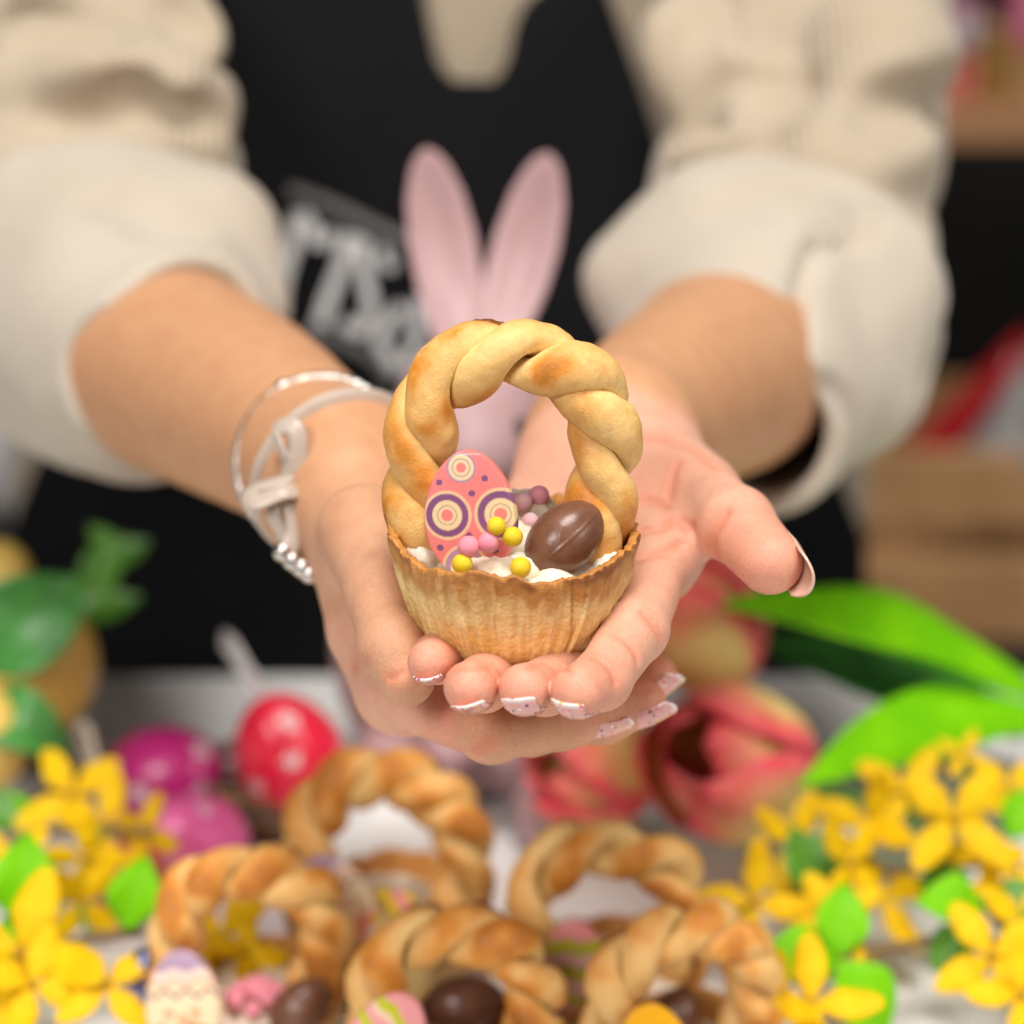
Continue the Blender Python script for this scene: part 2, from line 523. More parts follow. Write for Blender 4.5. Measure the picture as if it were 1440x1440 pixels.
# torso under the clothes, joined to the arms inside the sleeves
shL = np.array([.162, 1.40, .40]); shR = np.array([-.272, 1.40, .40])
def f_torso(p):
    q = p - np.array([TX, TY, 0]); zz = p[:, 2]
    a = .155 + .02 * np.cos(zz * 6); b = .088
    k = np.sqrt((q[:, 0] / a) ** 2 + (q[:, 1] / b) ** 2)
    d = (k - 1) * b
    d = smax(d, zz - .44, .06); d = smax(d, -.40 - zz, .05)
    d = smin(d, rc(p, (TX, TY, .40), (TX, TY + .01, .52), .055, .052), .05)
    for s, e in ((shL, L_fore[0]), (shR, R_fore[0])):
        d = smin(d, rc(p, s, e, .05, .043), .05)
    return d
VT, FT = surface_nets(f_torso, (-.36, 1.0, -.45), (.30, 1.58, .58), .008)
cT = np.tile(np.array([.66, .39, .26]), (len(VT), 1))
Vb = np.vstack([VL, VR, VT]); Fb = np.vstack([FL, FR + len(VL), FT + len(VL) + len(VR)])

M_skin = mat('skin', attr=True, rough=.53, sss=.14, sssr=(.006, .0022, .0012), bump=.00022, bscale=1000, bdetail=6, vary=.09, vscale=850, spec=.40, rvary=.12)
body = part('body', (Vb, Fb, np.vstack([cL, cR, cT])), M_skin, person, world=True)

# --- finger nails
def nail(tip, t, n, r, w, L, over, bend):
    """a curved nail plate: straight along the finger, then following the round of the tip by `bend` radians"""
    t = nrm(t); n = nrm(n - t * (n @ t)); b = np.cross(t, n)
    nu, nv = 25, 25
    u = np.linspace(-1, 1, nu); v = np.linspace(0, 1, nv)
    U, W = np.meshgrid(u, v, indexing='ij')
    rho = r * 1.02; arc = rho * bend
    l0 = .14 * L * U ** 2; l1 = L + arc + over * (1 - .50 * np.abs(U) ** 2.5)
    l = l0 * (1 - W) + l1 * W - L                     # arc length, 0 where the bend begins
    g = np.clip(l / rho, 0, bend); rest = np.maximum(l - arc, 0); neg = np.minimum(l, 0)
    ct = neg + rho * np.sin(g) + rest * np.cos(bend)
    cn = rho * np.cos(g) - rest * np.sin(bend)
    nn = np.cos(g)[..., None] * n + np.sin(g)[..., None] * t   # outward normal along the nail
    Rc = r * .95
    ctr = tip + ct[..., None] * t + cn[..., None] * n - Rc * nn
    ang = U * w
    X = ctr + Rc * (np.sin(ang)[..., None] * b + np.cos(ang)[..., None] * nn)
    rim = sstep(.90, .95, W)
    c = lerpc((.70, .34, .31), (.86, .74, .69), rim.ravel())
    return X.reshape(-1, 3), grid_faces(nu, nv), c
def nail_mat(name, glit):
    m = mat(name, attr=True, rough=.18, coat=.6, coatr=.06, spec=.5)
    if glit:
        nt = m.node_tree; N = nt.nodes; L = nt.links; b = N['Principled BSDF']
        old = b.inputs['Base Color'].links[0].from_socket
        tc = N.new('ShaderNodeTexCoord')
        vo = N.new('ShaderNodeTexVoronoi'); vo.inputs['Scale'].default_value = 780
        L.new(tc.outputs['Object'], vo.inputs['Vector'])
        lt = N.new('ShaderNodeMath'); lt.operation = 'LESS_THAN'; lt.inputs[1].default_value = .40
        L.new(vo.outputs['Distance'], lt.inputs[0])
        sp = N.new('ShaderNodeSeparateColor'); L.new(vo.outputs['Color'], sp.inputs[0])
        rp = N.new('ShaderNodeValToRGB'); rp.color_ramp.interpolation = 'CONSTANT'
        els = rp.color_ramp.elements
        els[0].position = 0; els[0].color = (.72, .10, .22, 1); els[1].position = .3; els[1].color = (.06, .01, .05, 1)
        for ps, c in ((.45, (.85, .35, .45, 1)), (.62, (.75, .12, .08, 1)), (.72, (.9, .7, .65, 1)), (.9, (.8, .45, .05, 1))):
            e = els.new(ps); e.color = c
        L.new(sp.outputs[0], rp.inputs[0])
        mx = N.new('ShaderNodeMix'); mx.data_type = 'RGBA'
        gate = N.new('ShaderNodeMath'); gate.operation = 'GREATER_THAN'; gate.inputs[1].default_value = .30
        L.new(sp.outputs[1], gate.inputs[0])
        mul = N.new('ShaderNodeMath'); mul.operation = 'MULTIPLY'
        L.new(lt.outputs[0], mul.inputs[0]); L.new(gate.outputs[0], mul.inputs[1])
        L.new(mul.outputs[0], mx.inputs[0]); L.new(old, mx.inputs[6]); L.new(rp.outputs[0], mx.inputs[7])
        L.new(mx.outputs[2], b.inputs['Base Color'])
    return m
M_nail = nail_mat('glitter_nail', True); M_nailp = mat('plain_nail', (.74, .47, .37), .2, coat=.5, coatr=.1, sss=.2, sssr=(.003, .002, .001))
nails = [
    (L_fing['i'], V3(-.30, -.90, -.25), .80, .0050, .0016, True, 1.05),
    (L_fing['m'], V3(.00, -.97, -.20), .80, .0050, .0014, True, .95),
    (L_fing['r'], V3(.12, -.97, -.20), .78, .0060, .0030, True, .30),
    (L_fing['p'], V3(.05, -.97, -.20), .80, .0055, .0028, True, .25),
    (L_thumb, V3(.78, .10, .45), .95, .0085, .0080, False, .18),
    (R_fing['i'], V3(.05, -.80, -.55), .80, .0075, .0030, True, .2),
    (R_fing['m'], V3(.15, -.80, -.55), .80, .0075, .0035, True, .2),
    (R_fing['r'], V3(.30, -.70, -.60), .80, .0070, .0035, True, .2),
]
for (pts, rad), n, w, L, over, gl, bend in nails:
    t = pts[3] - pts[2]
    part('nail', nail(pts[3], t, n, rad[3], w, L, over + rad[3] * (.55 if bend < .5 else .12), bend), M_nail if gl else M_nailp, body, solid=.0008, world=True)

# --- shirt: torso, sleeves and turned-back cuffs
M_shirt = mat('cream_corduroy', (.455, .37, .265), .9, col2=(.51, .42, .31), nscale=14, vary=.05, vscale=300, bump=.0008, bscale=260, sheen=.25)
M_cuff = mat('pale_cuff_cloth', (.46, .395, .315), .9, col2=(.51, .45, .37), nscale=12, vary=.04, vscale=400, bump=.0006, bscale=300, sheen=.25)
def rib_bump(m, scale):
    nt = m.node_tree; N = nt.nodes; L = nt.links; b = N['Principled BSDF']
    tc = N.new('ShaderNodeTexCoord'); w = N.new('ShaderNodeTexWave'); w.inputs['Scale'].default_value = scale; w.inputs['Distortion'].default_value = .6
    L.new(tc.outputs['Object'], w.inputs['Vector'])
    bp = N.new('ShaderNodeBump'); bp.inputs['Distance'].default_value = .0012; bp.inputs['Strength'].default_value = .8
    L.new(w.outputs['Fac'], bp.inputs['Height'])
    if b.inputs['Normal'].links: L.new(b.inputs['Normal'].links[0].from_socket, bp.inputs['Normal'])
    L.new(bp.outputs[0], b.inputs['Normal'])
rib_bump(M_shirt, 75)

def shirt_xy(z):
    a = .185 + .015 * math.cos(z * 5); return a, .118
def loft(z0, z1, nz, nth, extra, seed):
    z = np.linspace(z0, z1, nz); th = np.linspace(0, 2 * np.pi, nth, endpoint=False)
    Z, T = np.meshgrid(z, th, indexing='ij')
    a = (.185 + .015 * np.cos(Z * 5)) + .06 * sstep(.22, .05, Z) + extra; b = .118 + extra
    top = np.clip((Z - .36) / .12, 0, 1)
    a = a * (1 - .45 * top ** 2); b = b * (1 - .4 * top ** 2)
    X = TX + a * np.cos(T); Y = TY + b * np.sin(T)
    V = np.stack([X, Y, Z], -1).reshape(-1, 3)
    n = (fbm(V * np.array([1, 1, .45]), 14, seed, 2) - .5) * .012
    V[:, 0] += n * np.cos(T).ravel(); V[:, 1] += n * np.sin(T).ravel()
    return V, grid_faces(nz, nth, wrap_v=True)[:, ::-1]
shirt = part('shirt', loft(-.42, .47, 90, 120, 0, 21), M_shirt, person, world=True)

def fold_field(p, ax, amp, seed, sc=22, stretch=.35):
    ax = nrm(ax)
    along = (p @ ax)[:, None] * ax
    q = p - along * (1 - 1.0) - (p - along) * (1 - stretch)
    n = fbm(q, sc, seed, 2); n2 = fbm(q, sc * .8, seed + 40, 2)
    return (n - .5) * 2 * amp + amp * .75 * np.exp(-((n2 - .5) / .035) ** 2) * sstep(.42, .55, n)
def sleeve(sh, el, en, r, seed, lines, cut, rolls=()):
    def f0(p):
        d = smin(rc(p, sh, el, r[0], r[1]), rc(p, el, en, r[1], r[2]), .03)
        for q in rolls: d = smin(d, rc(p, *q), .006)
        ax = nrm(np.asarray(cut) - en)
        d = smax(d, (p - en) @ ax - .005, .01)
        return d + fold_field(p, np.asarray(el) - sh, .0120, seed, 20, .45)
    dn = dents(f0, lines)
    f = lambda p: f0(p) + dn(p)
    lo, hi = bounds([sh, el, en], .12)
    return surface_nets(f, lo, hi, .004)
def dents(f, lines):
    """valleys pressed along lines on the surface f: returns a displacement field"""
    segs = []
    for px, r in lines:
        pts = [q for q in (raymarch(f, x, y, .7, 2.0) for x, y in px) if q is not None]
        if len(pts) < 2: continue
        c = catmull(np.array(pts), 4 * len(pts)); rr = r * np.sin(np.linspace(.25, np.pi - .25, len(c)))
        segs.append((c, rr))
    def g(p):
        o = np.zeros(len(p))
        for c, rr in segs:
            best = np.full(len(p), 1.0); amp = np.zeros(len(p))
            for q, a in zip(c, rr):
                dd = np.linalg.norm(p - q, axis=1); m = dd < best
                best = np.where(m, dd, best); amp = np.where(m, a, amp)
            o += amp * 2.2 * np.exp(-(best / .010) ** 2) - amp * 1.3 * np.exp(-((best - .022) / .012) ** 2)
        return o
    return g
def cuff(e0, e1, r0, r1, seed, thick, lines, tail=None, bumps=()):
    e0 = np.asarray(e0); e1 = np.asarray(e1); ax = nrm(e1 - e0)
    def f0(p, extra=None):
        nz = fold_field(p, ax, .0095, seed, 16, .75)
        if extra is not None: nz = nz + extra
        o = rc(p, e0, e1, r0, r1) + nz
        if tail is not None: o = smin(o, rc(p, *tail), .03)
        for q in bumps: o = smin(o, rc(p, *q) + nz, .02)
        end = (p - e1) @ ax - .010 + .006 * np.sin(np.arctan2((p - e1) @ V3(0, 1, 0), (p - e1) @ V3(1, 0, 0)) * 3 + seed)
        back = -((p - e0) @ ax) - .004
        o = smax(smax(o, end, .006), back, .02)
        inn = np.minimum(rc(p, e0, e1, r0 - thick * 1.2, r1 - thick), rc(p, e1, e1 + ax * .06, r1 - thick, r1 - thick)) + nz
        if tail is not None: inn = smin(inn, rc(p, tail[0], tail[1] + ax * .05, tail[2] - thick * 1.5, tail[3] - thick * 1.3), .02)
        inn = smax(inn, -((p - e0) @ ax) + .0, .01)
        return smax(o, -inn, .005)
    dn = dents(f0, lines)
    f = lambda p: f0(p, dn(p))
    lo, hi = bounds([e0, e1], .14)
    return surface_nets(f, lo, hi, .0033)

RE0, RE1 = P(130, 420, 1.100), P(232, 512, 1.005)
LE0, LE1 = P(1090, 438, 1.110), P(1015, 548, 1.02)
s1 = sleeve(shR + [0, 0, .02], P(75, 320, 1.17), RE0, (.086, .078, .066), 31,
            [([(60, 190), (180, 150), (300, 165)], .008), ([(10, 60), (120, 60), (200, 100)], .006), ([(205, 10), (255, 30), (275, 80)], .007)], RE1,
            [(P(40, 262, 1.115), P(262, 238, 1.105), .026, .022), (P(40, 130, 1.125), P(245, 160, 1.115), .034, .026), (P(100, 10, 1.17), P(205, 45, 1.16), .036, .028)])
s2 = sleeve(shL + [.01, 0, .02], P(1105, 290, 1.18), LE0, (.078, .064, .062), 47,
            [([(1200, 185), (1260, 150), (1320, 130)], .006), ([(930, 270), (1000, 250), (1080, 240)], .006), ([(985, 0), (970, 90), (960, 180)], .005)], LE1,
            [(P(985, 262, 1.115), P(1160, 245, 1.105), .022, .026), (P(1205, 225, 1.125), P(1235, 90, 1.14), .028, .034), (P(1000, 170, 1.15), P(965, 40, 1.17), .020, .026)])
sl1 = part('sleeve', s1, M_shirt, person, world=True)
sl2 = part('sleeve', s2, M_shirt, person, world=True)
part('cuff', cuff(RE0, RE1, .0745, .0490, 5, .008, [], bumps=[(P(60, 300, 1.07), P(295, 318, 1.075), .022, .024), (P(305, 345, 1.07), P(352, 430, 1.05), .020, .013)]), M_cuff, sl1, world=True)
part('cuff', cuff(LE0, LE1, .0790, .0490, 9, .008, [],
                  tail=(P(1100, 520, 1.085), P(1078, 622, 1.025), .050, .027), bumps=[(P(1215, 400, 1.10), P(1310, 412, 1.115), .050, .026), (P(900, 400, 1.09), P(1000, 335, 1.08), .024, .030), (P(1190, 470, 1.06), P(1235, 560, 1.07), .022, .018)]), M_cuff, sl2, world=True)

# --- apron
M_apron = mat('black_apron', (.0065, .0065, .0075), .9, vary=.25, vscale=500, bump=.0004, bscale=700, sheen=.0, spec=.2)
def torso_y(x, z, extra=.010):
    a = .185 + .015 * np.cos(z * 5) + .06 * sstep(.22, .05, z) + extra; b = .118 + extra
    top = np.clip((z - .36) / .12, 0, 1); a = a * (1 - .45 * top ** 2); b = b * (1 - .4 * top ** 2)
    u = np.clip((x - TX) / a, -.985, .985)
    return TY - b * np.sqrt(1 - u * u)
def apron_sheet(zs, xl, xr, nu=60):
    zs = np.asarray(zs); U = np.linspace(0, 1, nu)
    X = np.array([xl(z) for z in zs])[:, None] * (1 - U) + np.array([xr(z) for z in zs])[:, None] * U
    Z = np.broadcast_to(zs[:, None], X.shape)
    Y = torso_y(X, Z)
    V = np.stack([X, Y, Z], -1).reshape(-1, 3)
    V[:, 1] += (fbm(V * np.array([1.3, 1, .6]), 12, 77, 2) - .5) * .016 - .004
    return V, grid_faces(len(zs), nu)
ip = np.interp
ax_l = lambda z: ip(z, [-.45, -.1, .02, .15, .22, .30, .36, .46], [-.306, -.306, -.300, -.240, -.190, -.165, -.160, -.160])
ax_r = lambda z: ip(z, [-.45, -.1, .02, .15, .22, .27, .30, .36, .46], [.215, .215, .210, .150, .090, .078, .068, .045, .040])
nk_l = lambda z: ip(z, [.303, .308, .315, .34, .36, .46], [-.030, -.036, -.040, -.045, -.048, -.060])
nk_r = lambda z: ip(z, [.303, .308, .315, .33, .342, .352, .36, .46], [-.010, -.005, -.002, .001, .006, .018, .022, .026])
apron = part('apron', join(apron_sheet(np.linspace(-.45, .303, 110), ax_l, ax_r, 90),
                           apron_sheet(np.linspace(.3031, .46, 40), ax_l, nk_l, 36), apron_sheet(np.linspace(.3031, .46, 40), nk_r, ax_r, 24)), M_apron, person, solid=.002, world=True)
apron.modifiers['solid'].use_rim = False
M_chalk = mat('chalk_print', (.85, .84, .85), .8, vary=.2, vscale=300)
M_chalkd = mat('grey_print', (.20, .195, .195), .8, vary=.3, vscale=300)
def stroke(pts, wpx, lift=.0035):
    c = catmull(np.array([(x, y, 0) for x, y in pts], float), 8 * len(pts))[:, :2]
    T = nrm(np.gradient(c, axis=0)); Nn = np.stack([-T[:, 1], T[:, 0]], 1)
    V = []
    for i in range(len(c)):
        for s in (-1, 0, 1):
            q = c[i] + Nn[i] * s * wpx * .5
            y = 1.31
            for _ in range(4):
                w = at_y(q[0], q[1], y); y = float(torso_y(w[0], w[2])) - .004 - lift + float((fbm((np.array([[w[0], y, w[2]]])) * np.array([1.3, 1, .6]), 12, 77, 2)[0] - .5) * .016)
            V.append(at_y(q[0], q[1], y))
    return np.array(V), grid_faces(len(c), 3)
for pts, w, m in [
    ([(407, 266), (470, 290), (560, 334), (640, 372)], 15, M_chalkd), ([(420, 300), (413, 340), (398, 392), (392, 430)], 19, M_chalk),
    ([(424, 300), (440, 322), (446, 345)], 17, M_chalk), ([(446, 345), (458, 336), (470, 326)], 15, M_chalk),
    ([(490, 334), (478, 380), (462, 420), (450, 458)], 20, M_chalk), ([(478, 336), (500, 340), (520, 352)], 17, M_chalk),
    ([(508, 345), (515, 395), (522, 440), (506, 464), (482, 452)], 19, M_chalk), ([(536, 350), (545, 372), (556, 372)], 14, M_chalk),
    ([(566, 430), (548, 455), (534, 475), (546, 500), (562, 520)], 19, M_chalk), ([(590, 420), (586, 470), (570, 520)], 17, M_chalk),
    ([(424, 466), (480, 480), (530, 508), (552, 540)], 15, M_chalkd)]:
    part('lettering', stroke(pts, w), m, apron, world=True)

# ================================================================== pastry baskets
M_dough = mat('baked_dough', attr=True, rough=.50, vary=.06, vscale=700, bump=.00022, bscale=1500, bdetail=5, sss=.15, sssr=(.004, .002, .0008), spec=.35, coat=.06, coatr=.35, rvary=.1)
M_shell = mat('baked_shell', attr=True, rough=.55, vary=.10, vscale=380, bump=.0008, bscale=600, bdetail=6, sss=.10, sssr=(.004, .002, .0008), spec=.4, coat=.08, coatr=.3)
M_cream = mat('whipped_cream', (.86, .74, .55), .45, col2=(.90, .83, .70), nscale=70, bump=.0005, bscale=350, sss=.25, sssr=(.006, .004, .003))
PALE = np.array([.86, .61, .25]); GOLD = np.array([.70, .265, .030]); BROWN = np.array([.42, .145, .030]); DARK = np.array([.15, .042, .012])

ARCH = [((px - 720) / 4645.0, (901 - py) / 4417.0) for px, py in
        [(610, 800), (599, 745), (595, 690), (596, 630), (609, 568), (655, 520), (718, 508), (782, 520), (832, 562), (852, 625), (848, 690), (830, 760), (812, 805)]]

def strand(arch, k, turns, seed, r1=.0060, r2=.0077, off=.0054, n=420, m=40, tone=0.0, phase=0.0):
    c = np.array([(x, 0.0, z) for x, z in arch])
    c = resample(catmull(c, 600), n)
    T = nrm(np.gradient(c, axis=0)); B = np.array([0, -1.0, 0]); N = nrm(np.cross(np.broadcast_to(B, T.shape), T))
    ctr = c.mean(0)
    if ((c - ctr) * N).sum() < 0: N = -N
    s = np.linspace(0, 1, n)
    wob = .35 * np.sin(s * 9 + seed) + .25 * np.sin(s * 17 + seed * 2.1)
    phi = phase + k * np.pi - 2 * np.pi * turns * s + wob * .9
    swell = 1 + .10 * np.sin(s * 23 + seed * 1.7 + k * 2) + .06 * np.sin(s * 41 + seed)
    rad_dir = np.cos(phi)[:, None] * N + np.sin(phi)[:, None] * B
    tan_dir = -np.sin(phi)[:, None] * N + np.cos(phi)[:, None] * B
    ctrp = c + rad_dir * off
    # slope of the strand so that the section is at right angles to it
    Ts = nrm(np.gradient(ctrp, axis=0))
    rd = nrm(rad_dir - Ts * (rad_dir * Ts).sum(1, keepdims=True)); td = np.cross(Ts, rd)
    a = np.linspace(0, 2 * np.pi, m, endpoint=False)
    taper = np.minimum(1, .55 + np.minimum(s, 1 - s) * 9)
    V = ctrp[:, None] + (swell * taper)[:, None, None] * (r1 * np.cos(a)[None, :, None] * rd[:, None] + r2 * np.sin(a)[None, :, None] * td[:, None])
    V = V.reshape(-1, 3)
    # baked lying down: the back is flattened and browned
    yb = .0105
    over = np.maximum(V[:, 1] - yb, 0); V[:, 1] -= over * .85
    nz = fbm(V + seed, 90, seed, 3)
    C = np.repeat(c, m, 0)
    rho = np.linalg.norm(V - C, axis=1)
    nd = (V - C); out_n = (nd * np.repeat(N, m, 0)).sum(1)
    V = V + nrm(V - np.repeat(ctrp, m, 0)) * ((nz - .5) * .0024)[:, None] + nrm(nd) * ((fbm(V, 300, seed + 4, 2) - .5) * .0003)[:, None]
    hi = sstep(.0074, .0122, rho)
    big = fbm(V, 75, seed + 11, 2); fine = fbm(V, 650, seed + 15, 2)
    front = np.clip(-(V - C)[:, 1] / .012, 0, 1)
    br = np.clip(hi * (.30 + 1.0 * (big - .32)) + sstep(.43, .78, big) * front * .50 + tone * (-.3 + hi * 1.9) + (fine - .5) * .30 * (hi + .25), 0, 1)
    cols = lerpc(PALE, GOLD, np.clip(br * 1.35, 0, 1))
    cols = mixc(cols, BROWN, sstep(.62, 1.1, br) * .75)
    outer = sstep(.0085, .0125, out_n) * sstep(-.002, .006, V[:, 1])
    cols = mixc(cols, BROWN, np.clip(outer * (.4 + big * .6 + tone), 0, .85))
    back = sstep(.0052, .0090, V[:, 1] + (fine - .5) * .004)
    flat_n = nd * np.array([1, 0, 1.0]); V = V + nrm(flat_n) * (sstep(.0070, .0100, V[:, 1]) * (.0006 + .0042 * np.clip(fbm(V, 210, seed + 21, 3) - .42, 0, 1) * 2))[:, None]
    cols = mixc(cols, DARK, np.clip(back * (.5 + big * .8), 0, .95))
    F = grid_faces(n, m, wrap_v=True)
    Fl = F.tolist(); Fl.append(list(range(m - 1, -1, -1))); Fl.append([(n - 1) * m + q for q in range(m)])
    return V, Fl, cols

def cup_shell(seed, na=420, nz=46, tone=0.0, front_dip=True):
    th = np.linspace(0, 2 * np.pi, na, endpoint=False)
    prof_o = np.array([(.0001, .0000), (.012, .0000), (.0215, .0004), (.0262, .0030), (.0295, .0080), (.0325, .0150), (.0350, .0220), (.0366, .0285), (.0376, .0326), (.0374, .0338)])
    po = catmull(np.c_[prof_o, np.zeros(len(prof_o))], nz)[:, :2]
    pin = np.array([(.0352, .0336), (.0338, .0280), (.0315, .0200), (.0270, .0130), (.0001, .0110)])
    pi_ = catmull(np.c_[pin, np.zeros(len(pin))], 14)[:, :2]
    pr = np.vstack([po, pi_]); m = len(pr)
    R = np.broadcast_to(pr[:, 0][None], (na, m)).copy(); Z = np.broadcast_to(pr[:, 1][None], (na, m)).copy()
    TH = np.broadcast_to(th[:, None], (na, m))
    circ = np.stack([np.cos(TH) * 3, np.sin(TH) * 3, Z * 40], -1).reshape(-1, 3)
    # liner pleats: irregular upright ridges, stronger towards the rim
    rg = np.random.default_rng(seed)
    pl = np.zeros_like(R)
    for q in range(90):
        a0 = rg.uniform(0, 2 * np.pi); w = rg.uniform(.009, .022); am = rg.uniform(.25, 1.0) * rg.choice([1, 1, -1])
        z0 = rg.uniform(0, .022); sl = rg.normal(0, 2.2)
        dth = (TH - a0 - sl * Z + np.pi) % (2 * np.pi) - np.pi
        pl += am * np.exp(-(dth / w) ** 2) * sstep(z0 - .012, z0 + .006, Z)
    pl = pl + .55 * (np.abs(np.sin(TH * 23 + 2.2 * fbm(np.stack([np.cos(TH) * 2, np.sin(TH) * 2, Z * 12], -1).reshape(-1, 3), 1.2, seed + 31, 2).reshape(R.shape) + Z * 6)) ** 3 - .4)
    pl = np.clip(pl, -1.1, 1.1)
    fine = fbm(circ, 3.5, seed, 3).reshape(R.shape) - .5
    wallm = sstep(.001, .007, Z) * (pr[:, 0] > .02)[None]
    R = R + wallm * (pl * .00095 + fine * .0022)
    # uneven rim
    rim = .0016 * np.sin(2 * TH + 2.7 + seed) + .0010 * np.sin(5 * TH + seed * 1.3) + .0022 * (fbm(np.stack([np.cos(TH) * 5, np.sin(TH) * 5, TH * 0], -1).reshape(-1, 3), 1.6, seed + 3, 3).reshape(R.shape) - .5) * 2
    if front_dip: rim = rim + .0085 * np.exp(-((TH - np.pi) / .34) ** 2) + .0030 * np.exp(-(np.minimum(TH, 2 * np.pi - TH) / .35) ** 2) - .002 * np.exp(-((TH - 1.5 * np.pi) / .7) ** 2)
    Z = Z + rim * sstep(.010, .033, Z)
    V = np.stack([R * np.cos(TH), R * np.sin(TH), Z], -1).reshape(-1, 3)
    zt = np.broadcast_to(pr[:, 1][None], R.shape).ravel() / .033
    big = fbm(V, 120, seed + 5, 3); sm = fbm(V * np.array([1, 1, .35]), 520, seed + 8, 3)
    inside = np.broadcast_to((np.arange(m) >= nz - 1)[None], R.shape).ravel()
    cols = lerpc((.80, .51, .14), (.90, .69, .31), np.clip(.15 + sstep(.10, .62, zt) * .7 + (big - .5) * 1.5, 0, 1))
    cols = mixc(cols, (.90, .70, .34), np.clip((sm - .57) * 5, 0, 1) * .6 + 0)
    cols = mixc(cols, (.62, .34, .08), np.clip((.45 - sm) * 4, 0, 1) * .35)
    plr = pl.ravel()
    cols = mixc(cols, (.92, .72, .36), np.clip(plr, 0, 1) * .62 * (1 - inside))
    cols = mixc(cols, (.52, .27, .06), np.clip(-plr, 0, 1) * .5 * (1 - inside))
    rb = sstep(.60, .90, zt + (big - .5) * .35 + (sm - .5) * .25)
    cols = mixc(cols, (.50, .20, .035), rb * .92)
    rb2 = sstep(.93, 1.04, zt + (big - .5) * .25)
    cols = mixc(cols, (.22, .062, .012), rb2 * .85)
    cols = mixc(cols, (.52, .22, .045), inside * (.75 + .2 * big))
    if tone: cols = cols * (1 - tone * np.array([.12, .30, .45]))[None]
    F = grid_faces(na, m, wrap_u=True)
    return V, F, cols

def cream_blob(seed, na=72, nr=22):
    th = np.linspace(0, 2 * np.pi, na, endpoint=False); r = np.linspace(0, 1, nr)
    TH, RR = np.meshgrid(th, r, indexing='ij')
    z = .0245 + .0055 * np.sqrt(np.clip(1 - RR ** 2, 0, 1)) + .0028 * np.sin(6 * TH + 7 * RR + seed) * RR * (1 - RR ** 4) + .0016 * np.sin(11 * TH - 9 * RR)* RR * (1 - RR ** 4)
    z = z - .003 * sstep(.9, 1, RR)
    R = .0322 * RR
    V = np.stack([R * np.cos(TH), R * np.sin(TH), z], -1).reshape(-1, 3)
    V[:, 2] += (fbm(V, 160, seed, 3) - .5) * .0022
    return V, grid_faces(na, nr, wrap_u=True)

def make_basket(label, loc, rotz=0, scale=1.0, seed=1, tone=0.0, turns=3.8, hero=False, tilt=0.0, lean=0.0, sx=1.0):
    t = thing('pastry_basket', label, 'pastry', loc, (lean, tilt, rotz), 'little pastry baskets with braided handles', scale)
    part('cup', cup_shell(seed, 420 if hero else 180, 46 if hero else 28, tone, hero), M_shell, t)
    part('cream_filling', cream_blob(seed), M_cream, t)
    arch = ARCH if hero else [(x * sx + .0012 * math.sin(seed + i), .024 + (z - .024) * .84 * (1 + .012 * math.sin(seed * 2 + i))) for i, (x, z) in enumerate(ARCH)]
    for k in (0, 1):
        part('handle_strand', strand(arch, k, turns, seed + k * 7, n=420 if hero else 240, m=40 if hero else 26, r1=.0057 if hero else .0055, r2=.0073 if hero else .0066, off=.0053 if hero else .0058, tone=tone, phase=.6 + seed), M_dough, t)
    bpy.context.view_layer.update()
    return t
def loc_in(t, x, y, z):
    e = Matrix.LocRotScale(t.location, t.rotation_euler, t.scale)
    return e @ Vector((x, y, z))

# ------------------------------------------------------------------ sweets that lie in the baskets
M_sweet = mat('printed_sugar', attr=True, rough=.28, coat=.35, coatr=.12, vary=.05, vscale=900, sss=.08, sssr=(.003, .002, .002), spec=.45)
M_choc = mat('milk_chocolate', (.150, .062, .034), .30, col2=(.175, .076, .044), nscale=160, bump=.00018, bscale=340, vary=.1, vscale=300, spec=.5, rvary=.09)
M_yellow = mat('yellow_pearl', (.83, .60, .012), .38, vary=.08, vscale=500, sss=.2, sssr=(.003, .002, .001), bump=.0001, bscale=900)
M_pink = mat('pink_pearl', (.88, .30, .38), .38, vary=.08, vscale=500, sss=.2, sssr=(.003, .001, .001), bump=.0001, bscale=900)
M_rose = mat('rose_pearl', (.95, .42, .52), .45, vary=.08, vscale=500, sss=.2, sssr=(.003, .001, .001), bump=.0001, bscale=900)
M_palep = mat('pale_pink_pearl', (.94, .58, .64), .42, vary=.06, vscale=500, sss=.2, sssr=(.003, .001, .001), bump=.0001, bscale=900)
M_foil = mat('blue_foil', (.05, .07, .25), .25, col2=(.3, .3, .45), nscale=220, metal=.85, bump=.0006, bscale=260)

